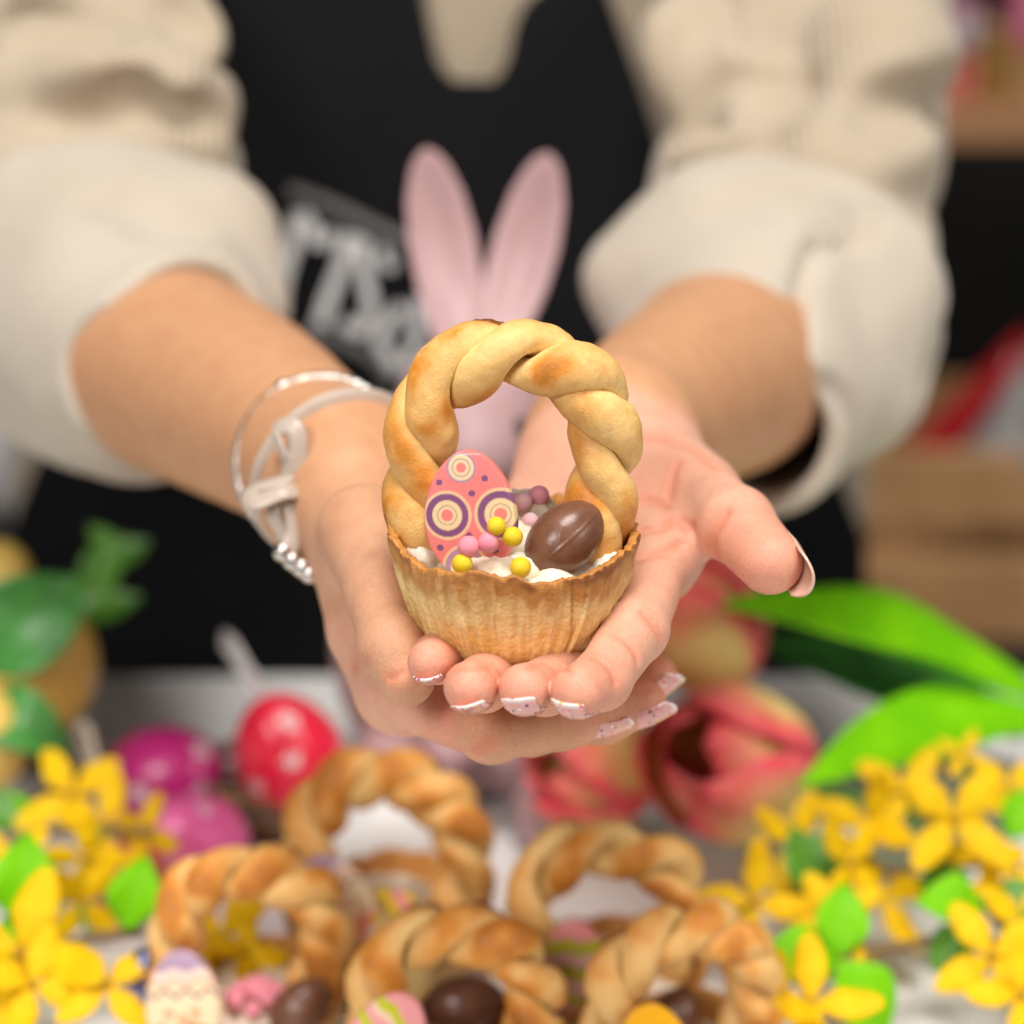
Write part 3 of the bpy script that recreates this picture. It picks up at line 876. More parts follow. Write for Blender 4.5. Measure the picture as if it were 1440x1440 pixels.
PURP = np.array([.235, .085, .195]); CREAM = np.array([.80, .60, .34]); CORAL = np.array([.80, .215, .195]); LILAC = np.array([.42, .25, .36])
def egg_w(v):        # half-width of an egg outline, v from -1 (broad end) to 1 (narrow end)
    return np.sqrt(np.clip(1 - v * v, 0, 1)) * (1 - .13 * v - .03 * v * v)
def flat_egg(style, W=.0142, H=.0190, th=.0026, seed=0):
    nu, nv = 121, 161
    v = -np.cos(np.linspace(0, np.pi, nv)); u = np.sin(np.linspace(-np.pi / 2, np.pi / 2, nu))
    Uq, Vq = np.meshgrid(u, v, indexing='ij')
    X = Uq * egg_w(Vq) * W; Z = Vq * H
    e = np.clip(1 - np.maximum(np.abs(Uq), np.abs(Vq)) , 0, 1)
    dome = th * (1 - np.clip(1 - e * 14, 0, 1) ** 2) * .8 + .0008 * np.sqrt(np.clip(1 - Uq ** 2, 0, 1) * np.clip(1 - Vq ** 2, 0, 1))
    front = np.stack([X, -dome, Z], -1).reshape(-1, 3); back = np.stack([X, dome * .25 + .0002, Z], -1).reshape(-1, 3)
    x = X.ravel() / W; z = Z.ravel() / H; x_m = X.ravel() * 1000; z_m = Z.ravel() * 1000
    c = np.tile(CORAL, (len(x), 1))
    def ring(c, cx, cz, R, spec):
        d = np.hypot(x_m - cx, z_m - cz) / R
        for r, col in spec:
            c = mixc(c, col, 1 - sstep(r - .025, r + .025, d))
        return c
    full = [(1.14, (.80, .52, .30)), (1.0, PURP), (.70, CREAM), (.46, (.36, .2, .22)), (.42, CREAM), (.28, CORAL)]
    if style == 'rings':
        c = mixc(c, (.80, .24, .26), np.clip(fbm(front, 260, 4, 2) * 1.2 - .3, 0, 1) * .5)
        for cx, cz, R, sp in ((-6.6, -.3, 6.5, full), (9.6, -.2, 7.0, full), (-1.8, 13.9, 4.5, [(1.0, LILAC), (.86, CREAM), (.62, LILAC), (.55, CREAM), (.33, CORAL)]), (-1.8, -16.2, 6.2, [(1.14, (.80, .52, .30)), (1., LILAC), (.72, CREAM), (.46, PURP)])):
            c = ring(c, cx, cz, R, sp)
        for cx, cz, R in ((-8.6, 9.6, .95), (5.2, 10.6, .95), (1.1, 6.2, 1.0), (-.2, -6.4, .95), (-9.2, -10.0, 1.0), (7.5, -11, 1.)):
            c = ring(c, cx, cz, R, [(1.0, PURP)])
    else:
        pal = dict(lilac=[((.42, .28, .40), .62), ((.82, .62, .52), .42), ((.80, .40, .28), .36), ((.84, .66, .42), -.5), ((.80, .30, .20), -2)],
                   green=[((.70, .24, .24), .62), ((.46, .42, .03), .34), ((.72, .40, .36), .12), ((.50, .44, .04), -.15), ((.75, .42, .36), -.42), ((.52, .46, .04), -.66), ((.74, .3, .3), -2)],
                   orange=[((.86, .42, .01), .30), ((.80, .60, .03), -.25), ((.50, .45, .03), -2)],
                   lime=[((.85, .35, .36), .62), ((.56, .58, .02), .42), ((.88, .62, .45), .28), ((.85, .35, .36), .10), ((.56, .58, .02), -.12), ((.85, .35, .36), -.4), ((.60, .6, .03), -2)])[style]
        zz = z + .04 * np.sin(x * 9) + (.35 * x if style == 'lime' else 0)
        c = np.tile(np.array(pal[-1][0]), (len(x), 1)); up = 2.0
        for col, lo in pal:
            m = ((zz >= lo) & (zz < up)).astype(float); c = mixc(c, col, m); up = lo
        if style == 'lilac':
            c = mixc(c, (.22, .10, .16), (np.abs(z - .18 - .07 * np.sin(x * 11)) < .035).astype(float))
            for cx, cz in ((-5, -4), (0, -6), (5, -4), (-8, -9), (3, -11)):
                c = ring(c, cx, cz, 1.8, [(1, (.82, .24, .18)), (.4, (.8, .6, .1))])
        if style == 'green':
            c = mixc(c, (.36, .34, .02), (np.abs(((x * 5 + z * 9) % 1) - .5) < .12).astype(float) * (c[:, 1] > c[:, 0] * .8))
    F1 = grid_faces(nu, nv); n = len(front)
    V = np.vstack([front, back]); F = np.vstack([F1, F1[:, ::-1] + n])
    rimf = []
    for j in range(nv - 1):
        rimf += [(j, j + 1, n + j + 1, n + j), ((nu - 1) * nv + j + 1, (nu - 1) * nv + j, n + (nu - 1) * nv + j, n + (nu - 1) * nv + j + 1)]
    F = np.vstack([F, np.array(rimf)])
    edge = (np.abs(Uq) > .93).ravel()
    return V, F, np.vstack([c, np.tile(CORAL if style == 'rings' else c.mean(0), (n, 1))])
def choc_egg(a=.0165, b=.0110, n=160, m=44):
    th = np.linspace(0, np.pi, m); ph = np.linspace(0, 2 * np.pi, n, endpoint=False)
    PH, TH = np.meshgrid(ph, th, indexing='ij')
    z = -np.cos(TH); w = np.clip(1 - z * z, 0, 1) ** .62 * (1 - .08 * z) + 1e-4
    seam = np.minimum(np.abs((PH + np.pi) % (2 * np.pi) - np.pi), np.abs(((PH) % (2 * np.pi)) - np.pi))
    r = b * w * (1 + .028 * np.exp(-(seam / .045) ** 2) - .015 * np.exp(-(seam / .5) ** 2))
    V = np.stack([r * np.cos(PH), r * np.sin(PH), z * a], -1).reshape(-1, 3)
    return V, grid_faces(n, m, wrap_u=True)
SPH = uvsphere(28, 18)
pearl_me = {}
def pearl(loc, r, m, label, group):
    if m.name not in pearl_me:
        V = SPH[0] * (1 + (fbm(SPH[0], 1.6, 3, 2) - .5) * .06)[:, None]
        pearl_me[m.name] = make_mesh('sugar_pearl', V, SPH[1]); pearl_me[m.name].materials.append(m)
    o = link('sugar_pearl', pearl_me[m.name]); o.location = loc; o.scale = (r, r, r)
    o.rotation_euler = (random.uniform(0, 6), random.uniform(0, 6), 0)
    return tag(o, label, 'sugar pearl', group)
def flat_egg_thing(style, loc, rot, label, scale=1.0):
    o = part('sugar_egg', flat_egg(style), M_sweet); o.location = loc; o.rotation_euler = rot; o.scale = (scale,) * 3
    return tag(o, label, 'sugar egg', 'flat printed sugar eggs')
choc_me = None
def choc_thing(loc, axis, seamdir, label, scale=1.0, m=None, group='chocolate eggs', name='chocolate_egg', cat='chocolate egg'):
    V, F = choc_egg()
    o = part(name, (V, F), m or M_choc)
    z = Vector(axis).normalized(); x = Vector(seamdir); x = (x - z * x.dot(z)).normalized(); y = z.cross(x)
    R = Matrix((x, y, z)).transposed()
    o.rotation_euler = R.to_euler(); o.location = loc; o.scale = (scale,) * 3
    return tag(o, label, cat, group)

# ------------------------------------------------------------------ the basket in the hands
BASE = P(720, 901, .75)
hero = make_basket('golden pastry basket held up on the fingertips, in sharp focus', BASE, 0, 1.0, 3, 0.0, 4.1, True)
flat_egg_thing('rings', P(662, 721, .7225), (math.radians(-9), math.radians(-4), math.radians(-10)), 'flat coral sugar egg with purple ring pattern in the held basket', 0.98)
choc_thing(P(795, 757, .7285), tuple(V3(.66, .60, .12)), tuple(V3(.10, -.05, -1)), 'shiny milk chocolate egg with a seam in the held basket', .88)
G = 'sugar pearls scattered on the cream of the held basket'
for px, py, d, r, m, lab in [
    (698, 740, .7130, 12, M_yellow, 'yellow sugar pearl leaning on the ringed egg, topmost of the yellow ones'),
    (721, 755, .7140, 13, M_yellow, 'yellow sugar pearl between the topmost yellow pearl and the chocolate egg'),
    (650, 793, .7135, 13, M_yellow, 'yellow sugar pearl at the foot of the ringed egg'),
    (732, 798, .7140, 13.5, M_yellow, 'yellow sugar pearl on the rim below the chocolate egg'),
    (659, 769, .7135, 14, M_pink, 'large pink sugar pearl in front of the ringed egg'),
    (687, 763, .7140, 13.5, M_pink, 'pink sugar pearl right of the large pink one on the ringed egg'),
    (735, 706, .7450, 13, M_palep, 'pale pink sugar pearl behind the ringed egg beside the rose one'),
    (758, 697, .7480, 13.5, M_rose, 'rose sugar pearl against the handle foot'),
    (721, 699, .7560, 12, M_palep, 'pale pink sugar pearl mostly hidden behind the ringed egg'),
    (746, 734, .7350, 12, M_palep, 'pale pink sugar pearl half behind the chocolate egg')]:
    pearl(P(px, py, d), r / 4350., m, lab, G)
# piped cream ridges under the pearls
for cx, cy, d, sx_, sy_, sz_ in [(700, 800, .725, .0130, .009, .0052), (592, 772, .738, .0075, .010, .0068), (850, 785, .738, .0060, .009, .0055), (744, 728, .753, .0095, .008, .0085), (715, 765, .735, .013, .009, .0065)]:
    V, F = uvsphere(36, 22)
    V = V * (1 + .05 * np.sin(np.arctan2(V[:, 1], V[:, 0]) * 9 + V[:, 2] * 5))[:, None] * (1 + (fbm(V, 1.8, int(cx), 2) - .5) * .25)[:, None]
    V = V * np.array([sx_, sy_, sz_]) + P(cx, cy, d) - BASE
    part('cream_swirl', (V, F), M_cream, hero)

# ------------------------------------------------------------------ the baskets on the table
def on_table(px, py, H, scale):
    w = at_z(px, py, H * scale); return (w[0], w[1], 0.0)
HT = .089
b1 = make_basket('pastry basket on the table, frontmost left, beside the lilac-topped sugar egg', on_table(343, 1192, HT, 1.0), .12, 1.0, 11, .05, 4.2, sx=1.0)
b2 = make_basket('pastry basket on the table, frontmost and middle, lowest in the picture', on_table(642, 1277, HT, 1.0), -.1, 1.0, 15, .06, 4.0, sx=1.02)
b3 = make_basket('pastry basket on the table, frontmost right, with an orange sugar egg', on_table(962, 1272, HT, 1.0), .30, 1.0, 22, -.04, 3.9, sx=.98)
b4 = make_basket('large pastry basket at the back of the table group, in front of the white egg', on_table(540, 1058, HT, 1.12), -.12, 1.12, 29, .05, 4.3, sx=1.0)
b5 = make_basket('pastry basket at the back right of the table group, beside the tulips', on_table(852, 1157, HT, 1.04), .08, 1.04, 36, .0, 2.8, sx=1.03)
def deco(b, kind, x, y, z, **k):
    return loc_in(b, x, y, z)
flat_egg_thing('lilac', loc_in(b1, -.024, -.024, .040), (-.35, -.1, -.1), 'flat sugar egg with lilac top and wavy line in the front left basket')
flat_egg_thing('lime', loc_in(b2, -.022, -.026, .049), (-.35, .45, -.1), 'flat sugar egg with pink and lime stripes in the front middle basket')
flat_egg_thing('orange', loc_in(b3, -.020, -.026, .046), (-.35, -.1, .1), 'flat orange and yellow sugar egg in the front right basket')
flat_egg_thing('lilac', loc_in(b4, -.014, -.022, .042), (-.35, -.55, -.1), 'tilted flat sugar egg with lilac and orange stripes in the large back basket')
flat_egg_thing('green', loc_in(b5, -.014, -.026, .044), (-.3, .0, -.1), 'flat sugar egg with green and pink stripes in the back right basket')
choc_thing(loc_in(b1, .018, -.026, .036), (.5, .2, .5), (0, -1, .3), 'chocolate egg in the front left basket', .82)
choc_thing(loc_in(b2, .020, -.026, .036), (.6, .1, .5), (0, -1, .3), 'chocolate egg in the front middle basket')
choc_thing(loc_in(b2, .000, .020, .040), (1, .1, .1), (0, -1, .3), 'chocolate egg standing behind the handle of the front middle basket', .95)
choc_thing(loc_in(b3, .002, .012, .036), (.3, .1, .8), (0, -1, .3), 'chocolate egg under the handle of the front right basket', .85)
choc_thing(loc_in(b3, .016, -.026, .038), (.7, .1, .3), (0, -1, .3), 'small blue foil egg in the front right basket', .8, M_foil, None, 'foil_egg', 'foil egg')
choc_thing(loc_in(b1, -.040, .006, .034), (.2, .1, .8), (0, -1, .3), 'small blue foil egg peeping out left of the lilac-topped sugar egg', .8, M_foil, None, 'foil_egg', 'foil egg')
for b, who, n in ((b1, 'front left', 13), (b2, 'front middle', 10), (b3, 'front right', 4), (b4, 'large back', 11), (b5, 'back right', 4)):
    rr = random.Random(n * 3 + len(who))
    for i in range(n):
        a = rr.uniform(-2.4, -.6); q = rr.uniform(.006, .026)
        m, cn = ((M_pink, 'pink'), (M_pink, 'pink'), (M_yellow, 'yellow'))[rr.randrange(3)] if who != 'front left' else (M_pink, 'pink')
        x = (.003 if who == 'front left' else .002) + q * math.cos(a) * .7
        pearl(loc_in(b, x, q * math.sin(a), .0365 - .10 * max(q - .012, 0)), .0032, m, cn + ' sugar pearl on the cream of the ' + who + ' pastry basket', cn + ' pearls in the ' + who + ' basket')

# ================================================================== bracelets
M_silver = mat('silver', (.62, .58, .55), .25, metal=1.0, bump=.0004, bscale=900)
M_ribbon = mat('satin_ribbon', (.46, .37, .30), .38, col2=(.54, .45, .38), nscale=60, sheen=.3, coat=.2, coatr=.3)
def ring_pts(c, ax, r, n=72, sq=1.0, tilt=None):
    ax = nrm(ax); u = nrm(np.cross(ax, (0, 0, 1.0))); v = np.cross(ax, u)
    a = np.linspace(0, 2 * np.pi, n, endpoint=True)
    return c + r * (np.cos(a)[:, None] * u + sq * np.sin(a)[:, None] * v)
fa = nrm(Rw - R_fore[2])
c1 = R_fore[2] + (Rw - R_fore[2]) * .84
bang = thing('bangle', 'thin silver snake-chain bangle on the wrist above the satin ribbon', 'bracelet', tuple(c1))
pt = ring_pts(c1, fa + V3(-.18, .15, 0) * .4, .0302, 260)
part('chain', tube(pt, .0018 * (1 + .14 * np.sin(np.arange(260) * 1.4)), 10, cap=False), M_silver, bang, world=True)
V, F = uvsphere(20, 12)
part('clasp', (V * np.array([.0036, .0028, .0028]) + pt[int(np.argmax([-(abs((q - CAM) @ R_ / ((q - CAM) @ F_) * FPX + 720 - 400)) - 400 * (((q - CAM) @ U_) < 0.02) - ((q - CAM) @ F_) * 300 for q in pt]))], F), M_silver, bang, world=True)
c2 = Rw + (R_fore[2] - Rw) * .02
rib = thing('ribbon_bracelet', 'pale satin ribbon bracelet tied in a loose bow round the wrist', 'bracelet', tuple(c2))
p2 = ring_pts(c2, fa + V3(.1, -.2, 0) * .4, .0292, 90)
part('band', tube(p2, .0042, 10, flat=.28, up=tuple(fa), cap=False), M_ribbon, rib, world=True)
def ribbon(pts, w, flat=.22, up=None):
    return tube(resample(catmull(np.array(pts), 80), 50), w * (1 + .12 * np.sin(np.linspace(0, 7, 50))), 10, flat=flat, up=up)
K = P(418, 668, 0.824)
part('bow_loop', ribbon([K, P(400, 640, 0.821), P(388, 606, 0.822), P(412, 600, 0.818), P(420, 630, 0.818), P(414, 672, 0.820)], .0036, .3), M_ribbon, rib, world=True)
part('bow_loop', ribbon([K, P(395, 676, 0.820), P(354, 690, 0.818), P(358, 706, 0.814), P(398, 692, 0.814), P(420, 690, 0.818)], .0036, .3), M_ribbon, rib, world=True)
part('ribbon_tail', ribbon([K, P(414, 715, 0.818), P(414, 755, 0.818), P(400, 785, 0.818)], .0034, .3, up=tuple(V3(.3, 0, -1))), M_ribbon, rib, world=True)
part('ribbon_tail', ribbon([K, P(385, 715, 0.819), P(396, 750, 0.820), P(408, 790, 0.820), P(436, 806, 0.822)], .0030, .4), M_ribbon, rib, world=True)
V, F = uvsphere(18, 12)
part('knot', (V * .0056 * (1 + .12 * np.sin(V[:, :1] * 7)) + K, F), M_ribbon, rib, world=True)
for x, y in ((398, 776), (412, 788), (425, 798), (436, 806)):
    part('charm', (V * .0035 + P(x, y, 0.819), F), M_silver, rib, world=True)

# ================================================================== pink rabbit figure
M_rab = mat('pink_glaze', (.47, .30, .315), .42, col2=(.51, .335, .345), nscale=18, coat=.2, coatr=.25, vary=.03, vscale=60)
rb0 = at_z(688, 1140, 0.0)
rx, ry = rb0[0], rb0[1] + .02
rabbit = thing('rabbit_figure', 'tall pale pink ceramic rabbit figure with upright ears behind the hands', 'figurine', (rx, ry, 0))
def f_rab(p):
    d = ellip(p, (-.012, .012, .070), np.eye(3), (.062, .052, .075))
    d = smin(d, ellip(p, (-.006, 0, .118), np.eye(3), (.042, .040, .050)), .03)
    d = smin(d, ellip(p, (-.006, -.012, .188), np.eye(3), (.036, .040, .038)), .016)
    d = smin(d, ellip(p, (-.006, -.046, .179), np.eye(3), (.016, .014, .013)), .012)
    for s in (-1, 1):
        d = smin(d, rc(p, (-.008 + s * .026, -.022, .105), (-.004 + s * .014, -.048, .045), .016, .012), .010)
        d = smin(d, rc(p, (-.008 + s * .036, -.020, .018), (-.002 + s * .030, -.062, .016), .020, .016), .012)
    return smax(d, -p[:, 2], .006)
part('body', surface_nets(f_rab, (-.11, -.11, -.01), (.11, .10, .25), .0035), M_rab, rabbit)
def ear(base, tip, w, face):
    base = np.array(base); tip = np.array(tip); ax = nrm(tip - base); L = np.linalg.norm(tip - base)
    fx = np.array(face) - ax * (np.array(face) @ ax); fx = nrm(fx); sx = np.cross(ax, fx)
    nv, nu = 60, 40
    v = np.linspace(0, 1, nv); a = np.linspace(0, 2 * np.pi, nu, endpoint=False)
    wd = w * np.interp(v, [0, .1, .3, .52, .75, .9, .97, 1], [.72, .82, .97, 1.0, .84, .56, .30, .02])
    Vv = []
    for i in range(nv):
        c = base + ax * L * v[i] - fx * .006 * math.sin(v[i] * 3)
        f = np.cos(a); sdir = np.sin(a)
        dish = np.where(f > 0, f * .10 - .30 * np.exp(-(sdir / .45) ** 2) * (f > 0) * min(1, 4 * v[i] * (1 - v[i])), f * .42)
        Vv.append(c + wd[i] * (sdir[:, None] * sx + dish[:, None] * fx))
    return np.array(Vv).reshape(-1, 3), grid_faces(nv, nu, wrap_v=True)
def rl(px, py, y): return at_y(px, py, y) - np.array([rx, ry, 0])
part('ear', ear(rl(646, 476, ry - .008), rl(599, 208, ry), .0150, (.05, -1, .1)), M_rab, rabbit)
part('ear', ear(rl(700, 476, ry - .008), rl(771, 214, ry), .0150, (-.25, -1, .1)), M_rab, rabbit)
M_eye = mat('dark_eye', (.02, .01, .012), .2)
for s in (-1, 1):
    part('eye', (SPH[0] * .0035 + np.array([-.006 + s * .021, -.046, .194]), SPH[1]), M_eye, rabbit)

# ================================================================== decorated eggs and their hangers
M_egg = mat('painted_egg', attr=True, rough=.35, coat=.35, coatr=.15, vary=.05, vscale=120)
M_wegg = mat('white_egg', (.74, .72, .71), .5, vary=.03, vscale=80)
M_thread = mat('hanger_ribbon', (.62, .60, .60), .35, sheen=.3, coat=.3)
M_gthread = mat('beige_cord', (.50, .42, .34), .6)
def egg_mesh(a, b, base, dots=None, white=(.82, .76, .76), seed=0, n=96, m=64):
    th = np.linspace(0, np.pi, m); ph = np.linspace(0, 2 * np.pi, n, endpoint=False)
    PH, TH = np.meshgrid(ph, th, indexing='ij'); z = -np.cos(TH); w = egg_w(z) + 1e-4
    V = np.stack([b * w * np.cos(PH), b * w * np.sin(PH), a * z], -1).reshape(-1, 3)
    c = np.tile(np.array(base), (len(V), 1)) * (1 + (fbm(V, 60, seed, 2) - .5) * .25)[:, None]
    D = nrm(V)
    rg = np.random.default_rng(seed)
    pts = []
    while len(pts) < (dots or 0):
        q = nrm(rg.normal(size=3))
        if all(np.arccos(np.clip(q @ o, -1, 1)) > .62 for o in pts) or rg.random() < .01: pts.append(q)
    for q in pts:
        u = nrm(np.cross(q, (.3, .2, .9))); v = np.cross(q, u)
        ang = np.arctan2(D @ v, D @ u); dist = np.arccos(np.clip(D @ q, -1, 1))
        rad = .20 * (.72 + .28 * np.cos(5 * ang))
        c = mixc(c, white, (1 - sstep(rad * .85, rad * 1.05, dist)))
        c = mixc(c, base, (1 - sstep(.045, .06, dist)) * .8)
    return V, grid_faces(n, m, wrap_u=True), c
def egg_thing(px, py, a, b, base, dots, rot, label, name='painted_egg', seed=0, rest=None, m=None):
    z = rest if rest is not None else b * .96
    w = at_z(px, py, z)
    t = thing(name, label, 'egg', tuple(w), rot)
    part('shell', egg_mesh(a, b, base, dots, seed=seed), m or M_egg, t)
    return t, w
e1, w1 = egg_thing(232, 1092, .0300, .0235, (.56, .02, .21), 14, (.5, 1.15, .3), 'dark magenta egg with white flowers behind the pink egg', seed=4)
e2, w2 = egg_thing(268, 1185, .0270, .0215, (.92, .15, .44), 14, (.2, -1.2, .4), 'bright pink egg with white flowers in front of the magenta egg', seed=8)
e3, w3 = egg_thing(405, 1058, .0310, .0245, (.80, .012, .05), 12, (.25, -.35, .2), 'red egg with white flowers standing in the twig nest', seed=6, rest=.040)
e4, w4 = egg_thing(543, 1178, .0300, .0235, (.8, .8, .8), 0, (.1, 1.3, .4), 'plain white egg seen through the handle of the large back basket', 'white_egg', m=M_wegg)
e5, w5 = egg_thing(193, 1228, .0200, .0160, (.66, .14, .10), 6, (.1, 1.1, .8), 'small coral egg tucked under the bright pink egg', seed=13)
loop = [w3 + (0, 0, .022), P(372, 985, 1.135), P(340, 935, 1.14), P(316, 902, 1.15), P(328, 905, 1.13), P(352, 945, 1.125), P(384, 985, 1.125), w3 + (0, 0, .022)]
part('hanger_loop', tube(resample(catmull(np.array(loop), 120), 60), .0042, 8, flat=.4), M_thread, e3, world=True).matrix_parent_inverse = e3.matrix_basis.inverted() @ Matrix.Translation(e3.location)
lp = [P(150, 1130, 1.12), P(128, 1075, 1.115), P(108, 1030, 1.11), P(122, 1022, 1.10), P(138, 1075, 1.10), P(160, 1130, 1.11)]
part('hanger_loop', tube(resample(catmull(np.array(lp), 120), 50), .0022, 8), M_gthread, e1, world=True).matrix_parent_inverse = e1.matrix_basis.inverted() @ Matrix.Translation(e1.location)
# twig nest under the red egg
M_twig = mat('twig', (.16, .085, .04), .8, col2=(.26, .15, .07), nscale=40)
nb = at_z(385, 1128, 0.006)
nest = thing('twig_nest', 'small brown twig nest under the red egg', 'nest', (nb[0], nb[1], 0))
for i in range(26):
    a0 = random.uniform(0, 6.3); R = random.uniform(.026, .040); h = random.uniform(.004, .022)
    aa = a0 + np.linspace(0, random.uniform(1.5, 3.2), 20)
    pth = np.stack([R * np.cos(aa) * (1 + .1 * np.sin(aa * 3)), R * np.sin(aa), h + .004 * np.sin(aa * 2 + i)], 1)
    part('twig', tube(pth, random.uniform(.0012, .002), 6), M_twig, nest)

# ================================================================== leaves and petals
def blade(L, W, prof, fold=.25, curl=.0, nu=9, nv=22, ruffle=0.0, seed=0):
    """a leaf or petal along +Z: width profile, mid-rib fold, backward curl"""
    v = np.linspace(0, 1, nv); u = np.linspace(-1, 1, nu)
    w = W * np.interp(v, np.linspace(0, 1, len(prof)), prof)
    Uu, Vv = np.meshgrid(u, v, indexing='ij')
    X = Uu * w[None]; ang = curl * Vv
    Z = L * (np.sin(ang) / curl if abs(curl) > 1e-6 else Vv); Y = L * ((1 - np.cos(ang)) / curl if abs(curl) > 1e-6 else 0 * Vv)
    Y = Y - fold * np.abs(X) * (1 if fold >= 0 else 1) + ruffle * W * np.sin(Vv * 11 + seed) * Uu ** 2
    return np.stack([X, Y, Z], -1).reshape(-1, 3), grid_faces(nu, nv), Uu.ravel(), Vv.ravel()
def orient(o, loc, zdir, ydir):
    z = Vector(zdir).normalized(); y = Vector(ydir); y = (y - z * y.dot(z)).normalized(); x = y.cross(z)
    o.rotation_euler = Matrix((x, y, z)).transposed().to_euler(); o.location = loc
    return o
LEAFP = [.06, .45, .80, .98, 1, .9, .68, .38, .03]
M_leaf = mat('bright_leaf', (.15, .50, .003), .45, col2=(.21, .58, .004), nscale=45, sss=.15, sssr=(.002, .004, .001), spec=.15)
M_dleaf = mat('deep_leaf', (.04, .20, .035), .40, col2=(.07, .29, .05), nscale=45, coat=.15, coatr=.3)
M_mleaf = mat('shrub_leaf', (.10, .30, .015), .42, col2=(.06, .21, .012), nscale=80, coat=.1, coatr=.3)
M_stem = mat('brown_stem', (.20, .12, .045), .7)
M_gstem = mat('green_stem', (.14, .33, .04), .5)
M_forsy = mat('forsythia_petal', (.84, .53, .0005), .6, col2=(.76, .43, .0005), nscale=120, spec=.2, sss=.08, sssr=(.003, .002, .0005))
M_fctr = mat('forsythia_centre', (.45, .25, .01), .6)
M_tulip = mat('tulip_petal', attr=True, rough=.42, sss=.2, sssr=(.008, .003, .002), vary=.06, vscale=90, spec=.2)

# ------------------------------------------------------------------ tulips
def tulip_petal(L, W, R, seed, openk):
    nu, nv = 15, 26
    v = np.linspace(0, 1, nv); u = np.linspace(-1, 1, nu)
    Uu, Vv = np.meshgrid(u, v, indexing='ij')
    w = np.interp(v, np.linspace(0, 1, 11), [.30, .55, .76, .90, .98, 1.0, .97, .88, .72, .48, .06]) * W
    r = R * np.interp(v, [0, .12, .3, .5, .75, 1], [.16, .55, .9, 1.0, .86 + .30 * openk, .42 + .8 * openk])
    a = Uu * (w / np.maximum(r, R * .5))[None]
    X = r[None] * np.sin(a); Y = -r[None] * np.cos(a) + .0015 * np.sin(Vv * 9 + Uu * 4 + seed) * Vv; Z = L * Vv + .004 * (1 - Uu ** 2) * Vv
    e = np.abs(Uu).ravel(); vv = Vv.ravel(); P3 = np.stack([X, Y, Z], -1).reshape(-1, 3)
    n = fbm(P3 * np.array([1, 1, .25]) + seed, 260, seed, 2)
    c = np.tile(np.array((.92, .04, .085)), (len(vv), 1))
    c = mixc(c, (.95, .30, .30), np.clip(n * 1.3 - .3, 0, 1) * .7)
    ylw = np.exp(-((vv - .45) / .30) ** 2) * (1 - sstep(.45, .85, e))
    c = mixc(c, (.92, .66, .24), np.clip(ylw * (.8 + n * .7), 0, .97))
    c = mixc(c, (.70, .62, .18), np.clip(1 - vv * 6, 0, 1) * .8)
    return P3, grid_faces(nu, nv), c
TG = 'artificial tulips lying on the right of the table'
def tulip(label, loc, axis, spin, size, openk, stem_to, seed):
    t = thing('tulip', label, 'tulip', tuple(loc), group=TG)
    z = Vector(axis).normalized()
    q = z.to_track_quat('Z', 'Y').to_matrix() @ Matrix.Rotation(spin, 3, 'Z')
    for ring, (k0, rs) in enumerate(((0, 1.0), (math.pi / 3, .86))):
        for k in range(3):
            V, F, c = tulip_petal(.062 * size, .028 * size, .027 * size * rs, seed + k + ring * 5, (openk + (.16 if ring == 0 else -.12)) * (1 + .4 * math.sin(k * 2.3 + seed)))
            Rm_ = np.array(q @ Matrix.Rotation(k0 + k * 2 * math.pi / 3, 3, 'Z'))
            part('petal', (V @ Rm_.T, F, c), M_tulip, t, solid=.0009)
    st = np.array([(0, 0, 0), tuple(-np.array(z) * .05), tuple((np.array(stem_to) - loc) * .6 + (0, 0, .005)), tuple(np.array(stem_to) - loc)])
    part('stem', tube(resample(catmull(st, 60), 30), .0035, 10), M_gstem, t)
    for k in range(5):
        a = k * 1.256
        o = part('stamen', tube(np.array([(0, 0, .006), (.004 * math.cos(a), .004 * math.sin(a), .020), (.005 * math.cos(a), .005 * math.sin(a), .030)]) @ np.array(q).T, .0014, 6), M_fctr, t)
    return t
def from_px(px, py, d): return P(px, py, d)
tu1 = tulip('open red and yellow tulip facing the viewer, nearest the yellow flowers', P(1105, 1095, 1.10), V3(-.55, .22, -.68), .95, 1.28, .08, P(1430, 1190, 1.16), 3)
tu2 = tulip('pink and yellow tulip behind the fingertips, highest of the tulips', P(1035, 965, 1.125), V3(-.42, .72, -.35), 1.2, 1.10, .05, P(1440, 1120, 1.22), 14)
tu3 = tulip('closed yellow and pink tulip below the hands beside the rabbit', P(915, 1085, 1.115), V3(-.75, .08, -.55), .2, .98, .05, P(1300, 1150, 1.20), 25)
def big_leaf(t, path, W, m, fold, seed, face, name='leaf'):
    c = resample(catmull(np.array(path), 100), 40); T = nrm(np.gradient(c, axis=0))
    f = np.array(face); S = nrm(np.cross(T, f)); Nn = np.cross(S, T)
    w = W * np.interp(np.linspace(0, 1, 40), np.linspace(0, 1, len(LEAFP)), LEAFP)
    u = np.linspace(-1, 1, 13)
    V = c[:, None] + w[:, None, None] * (u[None, :, None] * S[:, None] + (fold * (np.abs(u) ** 1.5)[None, :, None] + .06 * np.sin(np.arange(40) * .35 + seed)[:, None, None] * (u ** 2)[None, :, None]) * Nn[:, None])
    return part(name, (V.reshape(-1, 3), grid_faces(40, 13)), m, t, solid=.0012, world=True)
big_leaf(tu2, [P(1500, 1005, 1.18), P(1380, 958, 1.15), P(1250, 912, 1.12), P(1130, 878, 1.09), P(1012, 852, 1.06)], .029, M_leaf, .45, 1, V3(.1, .9, -.55))
